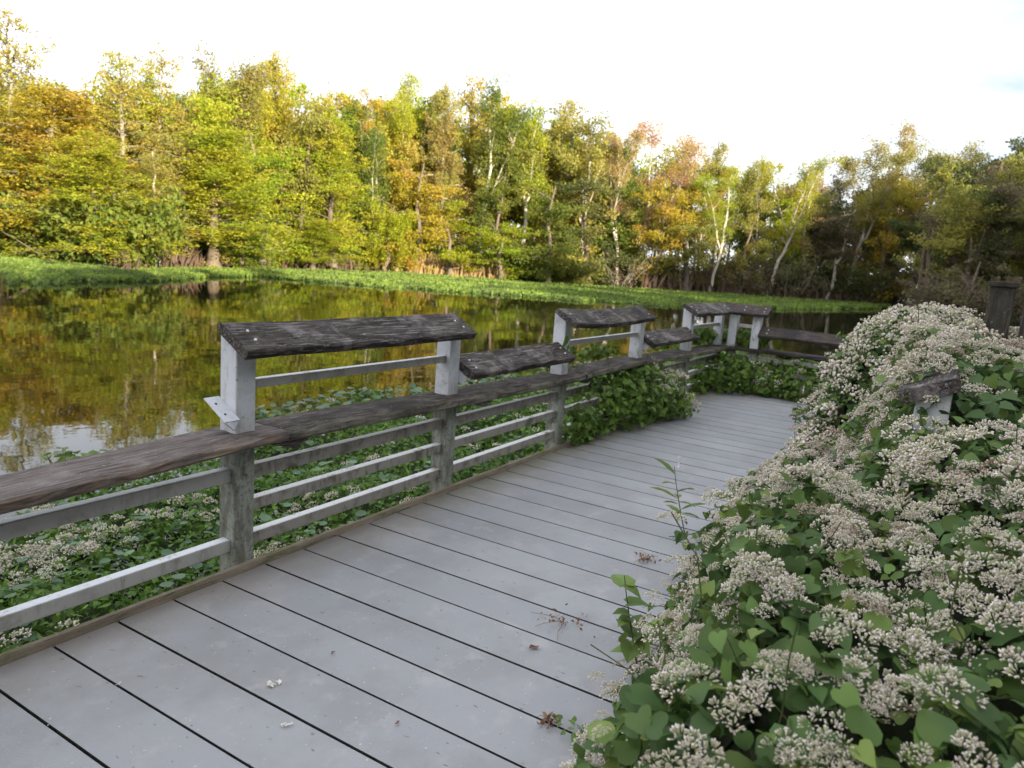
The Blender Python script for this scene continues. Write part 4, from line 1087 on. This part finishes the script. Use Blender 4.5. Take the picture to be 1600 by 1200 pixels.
def tree_cypress(seed, H=12.0, density=1.0):
    rng = np.random.RandomState(seed); T = Geo(); P, Z = [], []
    tr = path((0, 0, -.4), (rng.normal() * .03, rng.normal() * .03, 1), H + .4, 12, rng, .05)
    r = .02 + .22 * (1 - np.linspace(0, 1, 12)) ** 1.1; r[0] *= 1.6; r[1] *= 1.1; tube(T, tr, r * .85, 8)
    nl = 64
    for k in range(nl):
        s = .17 + .81 * (k / nl) ** .9; i = s * 11; a = tr[int(i)] + (tr[min(int(i) + 1, 11)] - tr[int(i)]) * (i % 1)
        L = (3.0 * (1 - s) ** .65 + .55) * rng.uniform(.5, 1.2); az = k * 2.4 + rng.normal() * .4; up = rng.uniform(-.1, .75) + .9 * s ** 2
        b = path(a, (math.cos(az), math.sin(az), up), L, 6, rng, .22, .34); tube(T, b, np.linspace(.045 * (1 - s) + .02, .008, 6), 4)
        m = int(9 * density * (L / 2 + .4)); 
        for j in range(m):
            q = rng.uniform(.22, 1.03); x = b[min(int(q * 5), 4)] + (b[min(int(q * 5) + 1, 5)] - b[min(int(q * 5), 4)]) * (q * 5 % 1)
            wv = .42 * (1.15 - .5 * q); x = x + rng.normal(size=3) * np.array([wv, wv, .40]) * .8
            clump(P, x, (.36, .36, .36), 30, rng, .15)
    P = np.concatenate(P); C = Geo(); cards(C, P, rng.uniform(.10, .20, len(P)), rng.uniform(.045, .08, len(P)), rng, flat=.08, droop=.9)
    return T, C, P

def tree_maple(seed, H=10.0):
    rng = np.random.RandomState(seed); T = Geo(); P = []
    tr = path((0, 0, -.4), (rng.normal() * .08, rng.normal() * .08, 1), H * .8, 9, rng, .10); tube(T, tr, np.linspace(.20, .04, 9), 7)
    for k in range(16):
        s = rng.uniform(.12, .98); i = s * 8; a = tr[int(i)]; az = k * 2.4 + rng.normal() * .3
        L = rng.uniform(1.6, 3.0) * (1.1 - .55 * s); b = path(a, (math.cos(az), math.sin(az), rng.uniform(.2, .9)), L, 6, rng, .15, .12); tube(T, b, np.linspace(.06, .012, 6), 4)
        for j in range(5):
            x = b[rng.randint(2, 6)] + rng.normal(size=3) * np.array([.45, .45, .35]); rr = rng.uniform(.38, .8); clump(P, x, (rr, rr, rr * .62), int(165 * rr), rng, .35)
    P = np.concatenate(P); C = Geo(); cards(C, P, rng.uniform(.09, .18, len(P)), rng.uniform(.07, .12, len(P)), rng, flat=.2, droop=.5)
    return T, C, P

def tree_slender(seed, H=15.0, full=1.0, low=.35):
    rng = np.random.RandomState(seed); T = Geo(); P = []
    lean = rng.normal(size=2) * .09
    tr = path((0, 0, -.4), (lean[0], lean[1], 1), H * .93, 13, rng, .13); tube(T, tr, np.linspace(.17, .035, 13), 7)
    stems = [tr]
    for f in range(rng.randint(1, 3)):
        i = rng.randint(3, 6); az = rng.rand() * 6.28; b = path(tr[i], (math.cos(az) * .35, math.sin(az) * .35, 1), H * (.88 - i / 13), 8, rng, .12); tube(T, b, np.linspace(.10, .02, 8), 5); stems.append(b)
    for st in stems:
        m = len(st)
        for k in range(20):
            s = rng.uniform(low if st is tr else .25, 1.0) if k > 4 else rng.uniform(.85, 1.0); i = s * (m - 1); a = st[int(i)]; az = rng.rand() * 6.28; L = rng.uniform(.7, 2.0) * (1.15 - .5 * s)
            b = path(a, (math.cos(az), math.sin(az), rng.uniform(.5, 1.5)), L, 5, rng, .16); tube(T, b, np.linspace(.035, .008, 5), 4)
            for j in range(4):
                x = b[rng.randint(1, 5)] + rng.normal(size=3) * .28; rr = rng.uniform(.32, .72); clump(P, x, (rr, rr, rr * .9), int(130 * rr * full), rng, .3)
    P = np.concatenate(P); C = Geo(); cards(C, P, rng.uniform(.09, .17, len(P)), rng.uniform(.055, .10, len(P)), rng, droop=.4)
    return T, C, P

def tree_sparse(seed, H=15.0):
    rng = np.random.RandomState(seed); T = Geo(); P = []
    tr = path((0, 0, -.4), (rng.normal() * .08, rng.normal() * .08, 1), H, 13, rng, .10); tube(T, tr, np.linspace(.14, .012, 13), 6)
    for k in range(30):
        i = rng.randint(5, 13); az = rng.rand() * 6.28; L = rng.uniform(.8, 2.4); b = path(tr[i], (math.cos(az), math.sin(az), rng.uniform(.8, 2.2)), L, 6, rng, .18); tube(T, b, np.linspace(.028, .006, 6), 4)
        for j in range(4):
            a = b[rng.randint(1, 6)]; az = rng.rand() * 6.28; c = path(a, (math.cos(az), math.sin(az), rng.uniform(.6, 2)), rng.uniform(.4, 1.1), 4, rng, .2); tube(T, c, np.linspace(.014, .005, 4), 3)
            if rng.rand() < .6: clump(P, c[3], (.3, .3, .3), 7, rng, .1)
    P = np.concatenate(P); C = Geo(); cards(C, P, rng.uniform(.10, .18, len(P)), rng.uniform(.06, .10, len(P)), rng, droop=.3)
    return T, C, P

def tree_willow(seed, H=7.0):
    rng = np.random.RandomState(seed); T = Geo(); P = []
    tr = path((0, 0, -.4), (rng.normal() * .1, rng.normal() * .1, 1), H * .85, 8, rng, .12); tube(T, tr, np.linspace(.14, .03, 8), 6)
    for k in range(20):
        a = tr[rng.randint(3, 8)]; az = k * 2.4; L = rng.uniform(.9, 2.0); b = path(a, (math.cos(az), math.sin(az), rng.uniform(.4, 1.1)), L, 6, rng, .1, .35); tube(T, b, np.linspace(.03, .008, 6), 4)
        for j in range(9):
            s = b[rng.randint(2, 6)] + rng.normal(size=3) * .18; h = rng.uniform(.8, 2.6); m = int(26 * h); q = rng.rand(m)
            P.append(s + np.stack([rng.normal(size=m) * .07, rng.normal(size=m) * .07, -q * h], 1))
    P = np.concatenate(P); P = P[P[:, 2] > .2]; C = Geo(); cards(C, P, rng.uniform(.14, .26, len(P)), rng.uniform(.04, .07, len(P)), rng, droop=2.5)
    return T, C, P

def tree_shrub(seed, H=3.0, leafn=1.0):
    rng = np.random.RandomState(seed); T = Geo(); P = []
    for k in range(16):
        az = k * 2.4; b = path((rng.normal() * .15, rng.normal() * .15, -.2), (math.cos(az) * .5, math.sin(az) * .5, 1), H * rng.uniform(.6, 1.05), 6, rng, .2, .1); tube(T, b, np.linspace(.025, .006, 6), 4)
        for j in range(8):
            x = b[rng.randint(1, 6)] + rng.normal(size=3) * .25; rr = rng.uniform(.2, .45); clump(P, x, (rr, rr, rr * .8), int(75 * rr * leafn), rng, .2)
    P = np.concatenate(P); C = Geo(); cards(C, P, rng.uniform(.09, .17, len(P)), rng.uniform(.05, .10, len(P)), rng, droop=.3)
    return T, C, P

PROTO = {}
def proto(kind, maker, seeds, H, **kw):
    L = []
    for s in seeds:
        T, C, P = maker(s, H, **kw); tm = T.mesh('trunk', True); cm = C.mesh('crown'); tm.materials.append(BARK['brown']); cm.materials.append(LEAF['green'])
        vt = np.concatenate(C.v)[:, 2].max(); rad_ = np.percentile(np.hypot(P[:, 0], P[:, 1]), 90)
        L.append((tm, cm, vt, rad_, P))
    PROTO[kind] = L
proto('cypress', tree_cypress, (1, 2, 3), 12.0)
proto('thin_cypress', tree_cypress, (4, 5), 12.0, density=.42)
proto('maple', tree_maple, (11, 12, 13), 10.0)
proto('slender', tree_slender, (21, 22, 23, 24), 15.0)
proto('airy', tree_slender, (31, 32, 33), 15.0, full=.62, low=.42)
proto('sparse', tree_sparse, (41, 42, 43), 15.0)
proto('willow', tree_willow, (51,), 7.0)
proto('shrub', tree_shrub, (61, 62), 3.0)
proto('bare_shrub', tree_shrub, (63, 64), 3.0, leafn=.35)

TREE_NAME = {'cypress': ('cypress_tree', 'cypress'), 'thin_cypress': ('cypress_tree', 'cypress'), 'maple': ('leafy_tree', 'tree'), 'slender': ('slender_tree', 'tree'), 'airy': ('slender_tree', 'tree'), 'sparse': ('bare_tree', 'bare tree'), 'willow': ('willow_tree', 'willow'), 'shrub': ('shrub', 'shrub'), 'bare_shrub': ('shrub', 'shrub')}
cnt = {}
def shore_dist(px):
    a = np.array(BACK_PX, float); y = np.interp(px, a[:, 0], a[:, 1]); p = on_level(px, y, WATER + .15); return math.hypot(p[0], p[1]), y
def plant(px, extra, ytop, width, kind, colour, bark, label, seed=None, group=None, zbase=-.42):
    """px: foot in the photo; extra: metres behind the mat; ytop: height of the top; width: crown width in photo pixels"""
    D, ys = shore_dist(min(px, 1400)); 
    if px > 1400: ys = 480
    d = D + extra
    hx, hy, hz = heading(px, ys)
    top = EYE + d * heading(px, ytop)[2] / 1.0 - 0.0
    h = top - zbase; i = cnt.get(kind, 0); cnt[kind] = i + 1
    tm, cm, vt, rd, P = PROTO[kind][(seed if seed is not None else i) % len(PROTO[kind])]
    sz = h / vt; sw = (width / 2 / FPX * d) / rd
    nm, cat = TREE_NAME[kind]
    t = thing(nm, label, cat, (hx * d, hy * d, zbase), (i * 2.1 + px * .37) % 6.28, group); t.scale = (sw, sw, sz)
    for n_, me, mt in (('trunk', tm, BARK[bark]), ('crown', cm, LEAF[colour])):
        o = bpy.data.objects.new(n_, me); COL.objects.link(o); o.parent = t; o.material_slots[0].link = 'OBJECT'; o.material_slots[0].material = mt
    return t

TREES = [
 # px, extra, ytop, width, kind, colour, bark, label
 (32, 5, 0, 165, 'thin_cypress', 'orange', 'grey', 'tallest sparse cypress with brown gold top at the left edge of the photo'),
 (70, 2, 118, 215, 'cypress', 'gold', 'grey', 'dense gold and orange cypress in front of the tallest one at the left edge'),
 (-25, 3, 120, 150, 'cypress', 'yellowgreen', 'brown', 'yellow green cypress cut off by the left edge of the photo'),
 (165, 1, 205, 180, 'cypress', 'yellowgreen', 'brown', 'low yellow green cypress with layered branches over the rust coloured dead stalks'),
 (120, 0.5, 300, 170, 'shrub', 'green', 'brown', 'dark green bushy shrub on the bank between the gold cypress and the dead stalks'),
 (30, 0.5, 315, 120, 'maple', 'green', 'brown', 'low green tree at the water left of the dark shrub'),
 (205, 8, 70, 150, 'thin_cypress', 'orange', 'grey', 'tall see-through cypress with orange brown needles left of the pale olive treetop'),
 (262, 7, 60, 130, 'thin_cypress', 'orange', 'grey', 'tall orange cypress with sky showing through, second from the left in the skyline'),
 (245, 1, 230, 110, 'slender', 'olive', 'pale', 'olive tree with a straight pale trunk rising from the left far shore'),
 (290, 3, 190, 110, 'maple', 'olive', 'brown', 'dull olive tree between the pale trunk and the thick trunked cypress'),
 (330, 9, 66, 130, 'slender', 'olive', 'grey', 'tall olive tree on the skyline above the thick trunked cypress'),
 (336, 0.5, 195, 190, 'cypress', 'yellowgreen', 'brown', 'yellow green cypress with the thickest trunk standing at the waterline'),
 (432, 9, 75, 120, 'cypress', 'gold', 'grey', 'tall golden cypress on the skyline above the bright green maple'),
 (385, 7, 100, 90, 'thin_cypress', 'olive', 'grey', 'thin olive topped cypress between the two tall skyline trees'),
 (412, 1, 205, 135, 'maple', 'brightgreen', 'brown', 'bright green maple leaning over the water right of the thick trunk'),
 (385, -.4, 345, 110, 'maple', 'brightgreen', 'brown', 'low bright green branchy tree touching the water below the maple'),
 (470, 4, 140, 95, 'maple', 'olive', 'brown', 'rounded olive gold tree behind and right of the bright green maple'),
 (522, 1.5, 165, 130, 'cypress', 'yellowgreen', 'brown', 'reddish trunked yellow green cypress right of the maple'),
 (522, 9, 72, 70, 'sparse', 'pale', 'grey', 'bare twiggy treetop poking above the skyline left of the photo centre'),
 (490, -.2, 340, 105, 'cypress', 'yellowgreen', 'brown', 'low wide olive cypress boughs hanging over the shaded stalks'),
 (560, 7, 120, 90, 'thin_cypress', 'gold', 'grey', 'golden cypress top right of the bare twiggy treetop'),
 (588, 4, 190, 95, 'slender', 'green', 'pale', 'grey green tree with a pale forked trunk behind the willow'),
 (604, 0, 305, 88, 'willow', 'yellowgreen', 'brown', 'drooping yellow willow hanging down to the far waterline'),
 (632, 8, 95, 95, 'slender', 'yellowgreen', 'pale', 'tall pale yellow green tree on the skyline above the willow'),
 (655, 2, 255, 110, 'maple', 'gold', 'brown', 'golden leafed tree between the willow and the tan reeds'),
 (700, .5, 310, 105, 'maple', 'yellowgreen', 'brown', 'low orange and yellow tree behind the tan reeds'),
 (686, 6, 122, 90, 'cypress', 'rust', 'pale', 'rust coloured tree with a straight bare pale trunk left of the tall green tree'),
 (742, 5, 106, 105, 'slender', 'green', 'pale', 'tall green tree with two pale trunks near the photo centre'),
 (778, .5, 345, 95, 'maple', 'brightgreen', 'brown', 'low bright tree with yellow lower boughs just right of the reeds'),
 (762, 3, 270, 80, 'maple', 'green', 'brown', 'mid green tree below the two pale trunks'),
 (806, 5, 135, 105, 'slender', 'yellowgreen', 'pale', 'tall yellow olive tree with a leaning pale trunk right of the photo centre'),
 (715, 9, 112, 90, 'maple', 'orange', 'brown', 'orange brown treetop behind the tall green tree'),
 (850, 9, 150, 85, 'airy', 'olive', 'grey', 'thin olive treetop with bare twigs right of the leaning pale trunk'),
 (886, 6, 152, 110, 'maple', 'olive', 'grey', 'broad dark olive tree with a rounded top above the white fan of trunks'),
 (915, 4, 185, 110, 'airy', 'olive', 'pale', 'tree with a fan of bright white trunks in an open olive crown'),
 (858, 1, 290, 110, 'maple', 'green', 'brown', 'dense green tree in shade at the bank right of the photo centre'),
 (925, 1.5, 275, 140, 'maple', 'darkgreen', 'brown', 'dark green rounded tree on the bank below the white fan of trunks'),
 (965, 4, 178, 105, 'airy', 'pale', 'pale', 'pale tan tree with a brightly lit leaning white trunk'),
 (1012, 6, 180, 105, 'airy', 'pale', 'pale', 'open pinkish tan tree with slim white stems right of the leaning trunk'),
 (1024, 2, 275, 80, 'maple', 'gold', 'brown', 'yellow leafed tree on the bank under the pinkish tan tree'),
 (968, .3, 385, 95, 'bare_shrub', 'grey', 'grey', 'grey brown twiggy shrub on the bank above the brightest green mat'),
 (895, .3, 395, 90, 'shrub', 'green', 'brown', 'low green shrub on the bank left of the grey twiggy shrub'),
 (1055, 9, 205, 75, 'sparse', 'olive', 'grey', 'bare branched treetop between the pinkish tan tree and the orange tree'),
 (1085, 5, 232, 80, 'slender', 'orange', 'grey', 'orange leafed tree standing behind shaded olive growth right of centre'),
 (1075, 1, 330, 100, 'maple', 'olive', 'brown', 'shaded olive tree on the bank below the orange tree'),
 (1120, 6, 212, 95, 'slender', 'olive', 'grey', 'olive topped tree on the skyline right of the orange tree'),
 (1106, 1.5, 250, 80, 'airy', 'yellowgreen', 'pale', 'slim pale branching tree leaning right from the shaded bank'),
 (1196, 1.5, 225, 105, 'airy', 'yellowgreen', 'pale', 'crooked white trunked tree with sparse yellow leaves on the right far bank'),
 (1185, 8, 225, 70, 'sparse', 'grey', 'grey', 'bare grey treetop above the crooked white trunk'),
 (1150, 3, 300, 75, 'maple', 'olive', 'brown', 'dull olive tree in shade left of the crooked white trunk'),
 (1252, 5, 250, 90, 'slender', 'pale', 'pale', 'orange tan tree with one slim pale trunk on the right'),
 (1238, 1.5, 370, 90, 'bare_shrub', 'grey', 'grey', 'brown leafless brush at the foot of the orange tan tree'),
 (1285, 8, 235, 80, 'sparse', 'grey', 'grey', 'bare grey twigs against the sky right of the orange tan tree'),
 (1290, 2, 320, 85, 'slender', 'grey', 'pale', 'shaded grey brown tree with two thin trunks below the bare twigs'),
 (1332, 3.5, 205, 125, 'slender', 'olive', 'pale', 'tall pale trunked tree with olive yellow crown on the right skyline'),
 (1388, 6, 190, 95, 'airy', 'rust', 'pale', 'pinkish rust treetop with sky showing through on the right skyline'),
 (1370, 2.5, 275, 80, 'maple', 'gold', 'brown', 'yellow orange tree catching the last sun below the rust treetop'),
 (1345, 1, 390, 100, 'shrub', 'darkgreen', 'brown', 'dark low shrub at the end of the green mat'),
 (1432, 6, 232, 110, 'slender', 'olive', 'pale', 'dull olive tree in shade right of the rust treetop'),
 (1400, 3, 320, 85, 'slender', 'grey', 'pale', 'shaded grey brown tree at the bank right of the mat end'),
 (1462, 2, 300, 90, 'slender', 'grey', 'pale', 'greyish tan small tree with thin pale stems in the right shade'),
 (1500, 7, 215, 130, 'slender', 'olive', 'grey', 'tall dull olive tree on the right skyline left of the highest dark tree'),
 (1510, 1, 300, 95, 'airy', 'grey', 'pale', 'leaning pale stemmed tree above the timber post'),
 (1560, -6, 178, 170, 'slender', 'darkgreen', 'grey', 'highest dark green tree at the right edge of the photo'),
 (1610, -8, 185, 150, 'maple', 'darkgreen', 'brown', 'broad dark tree cut off by the right edge of the photo'),
 (1545, -6, 330, 110, 'airy', 'grey', 'pale', 'low greyish pale stemmed tree behind the timber post'),
 (1465, -2, 400, 120, 'bare_shrub', 'grey', 'brown', 'brown brush at the water behind the top of the flowering vine'),
 (1612, -14, 320, 130, 'slender', 'darkgreen', 'brown', 'dark tree behind the right edge timber'),
]
for a in TREES: plant(*a)

# woodland that fills in behind the front trees: one mass
SKY = np.array([(-150, 90), (0, 100), (80, 150), (130, 170), (250, 140), (330, 125), (400, 140), (450, 150), (520, 165), (620, 155), (740, 160), (820, 185), (880, 200), (950, 235), (1000, 235), (1060, 255), (1130, 265), (1190, 280), (1230, 300), (1280, 300), (1340, 270), (1420, 280), (1480, 270), (1560, 230), (1700, 230)], float)
def merge_trees(spec, name, label, cat):
    """spec: (x, y, h, w, kind, colour index)"""
    cols = ['olive', 'yellowgreen', 'gold', 'green', 'orange', 'darkgreen']; g = Geo(); gt = Geo(); rng = np.random.RandomState(77)
    for (x, y, h, w, kind, ci) in spec:
        tm, cm, vt, rd, P = PROTO[kind][rng.randint(len(PROTO[kind]))]
        keep = P[rng.rand(len(P)) < .62]; a = rng.rand() * 6.28; c, s = math.cos(a), math.sin(a); sz, sw = h / vt, w / 2 / rd
        Q = np.stack([(keep[:, 0] * c - keep[:, 1] * s) * sw + x, (keep[:, 0] * s + keep[:, 1] * c) * sw + y, keep[:, 2] * sz - .4], 1)
        L = rng.uniform(.16, .29, len(Q)) * sz ** .5; cards(g, Q, L, L * .55, rng, droop=.4, mi=ci)
        tube(g, np.array([(x, y, -.5), (x + rng.normal() * .3, y + rng.normal() * .3, h * .4), (x + rng.normal() * .5, y + rng.normal() * .5, h * .85)]), [.2, .13, .04], 5, len(cols) + 1)
    o = obj(name, g.mesh(name), [LEAF[c] for c in cols] + [LEAF['grey'], BARK['brown']]); o['kind'] = 'stuff'; tag(o, label, cat); return o
rng = np.random.RandomState(31); spec = []
for k in range(210):
    px = rng.uniform(-170, 1680); D, ys = shore_dist(min(max(px, -60), 1400)); e = rng.uniform(6, 26); d = D + e
    if px > 1420: d = 62 + rng.uniform(0, 30)
    hx, hy, hz = heading(px, min(ys, 480)); top = EYE + d * heading(px, np.interp(px, SKY[:, 0], SKY[:, 1]) + rng.uniform(-30, 55))[2]
    spec.append((hx * d, hy * d, max(top + .4, 3), rng.uniform(4.5, 7.5), ['maple', 'slender', 'cypress', 'slender' if px > 1230 else 'maple'][k % 4], rng.choice([0, 0, 0, 1, 1, 2, 2, 3, 4]) if px < 1230 else rng.choice([0, 0, 5, 6, 6])))
for k in range(90):                                          # low dark undergrowth close behind the bank
    px = rng.uniform(-170, 1640); D, ys = shore_dist(min(max(px, -60), 1400)); d = D + rng.uniform(2.5, 7)
    if px > 1420: d = 58 + rng.uniform(0, 8)
    hx, hy, hz = heading(px, min(ys, 480)); spec.append((hx * d, hy * d, rng.uniform(2.0, 4.5), rng.uniform(4, 7), 'shrub', rng.choice([0, 3, 3]) if px < 1000 else rng.choice([5, 6, 6])))
merge_trees(spec, 'woodland', 'mass of mixed autumn woodland filling the far bank behind the nearest trees', 'woodland')

# trees on the land side, behind and right of the camera: they keep the boardwalk in shade
spec = []; rng = np.random.RandomState(8)
for k in range(46):
    x = rng.uniform(-16, 20); y = -5.5 - rng.rand() * 5 - .05 * max(x, 0); h = rng.uniform(4.6, 6.4); spec.append((x, y, h, rng.uniform(3.5, 5), 'maple', 5))
for k in range(44):
    x = rng.uniform(22, 86); y = -13 - .02 * x - rng.rand() * 8; h = np.interp(x, [22, 45, 70, 86], [7, 12, 15, 16]) * rng.uniform(.8, 1.1); spec.append((x, y, h, rng.uniform(5, 8), 'maple', 5))
for k in range(34):
    x = rng.uniform(12, 92); y = -19 - rng.rand() * 9; spec.append((x, y, rng.uniform(15.5, 19) * np.interp(x, [12, 30], [.55, 1]), rng.uniform(6, 9), 'maple', 5))
for k in range(24):
    spec.append((rng.uniform(-14, 2), -9 - rng.rand() * 3, rng.uniform(5.6, 6.6), rng.uniform(4, 5), 'maple', 5))
for k in range(16):
    spec.append((rng.uniform(-12, 8), -6.5 - rng.rand() * 2, rng.uniform(4.6, 5.6), rng.uniform(4, 5), 'maple', 5))
for k in range(26):
    spec.append((rng.uniform(-20, 13), -11 - rng.rand() * 5, rng.uniform(12.5, 14.5), rng.uniform(5, 7), 'maple', 5))
merge_trees(spec, 'near_woodland', 'dark green trees on the near bank beyond the right edge of the photo', 'woodland')
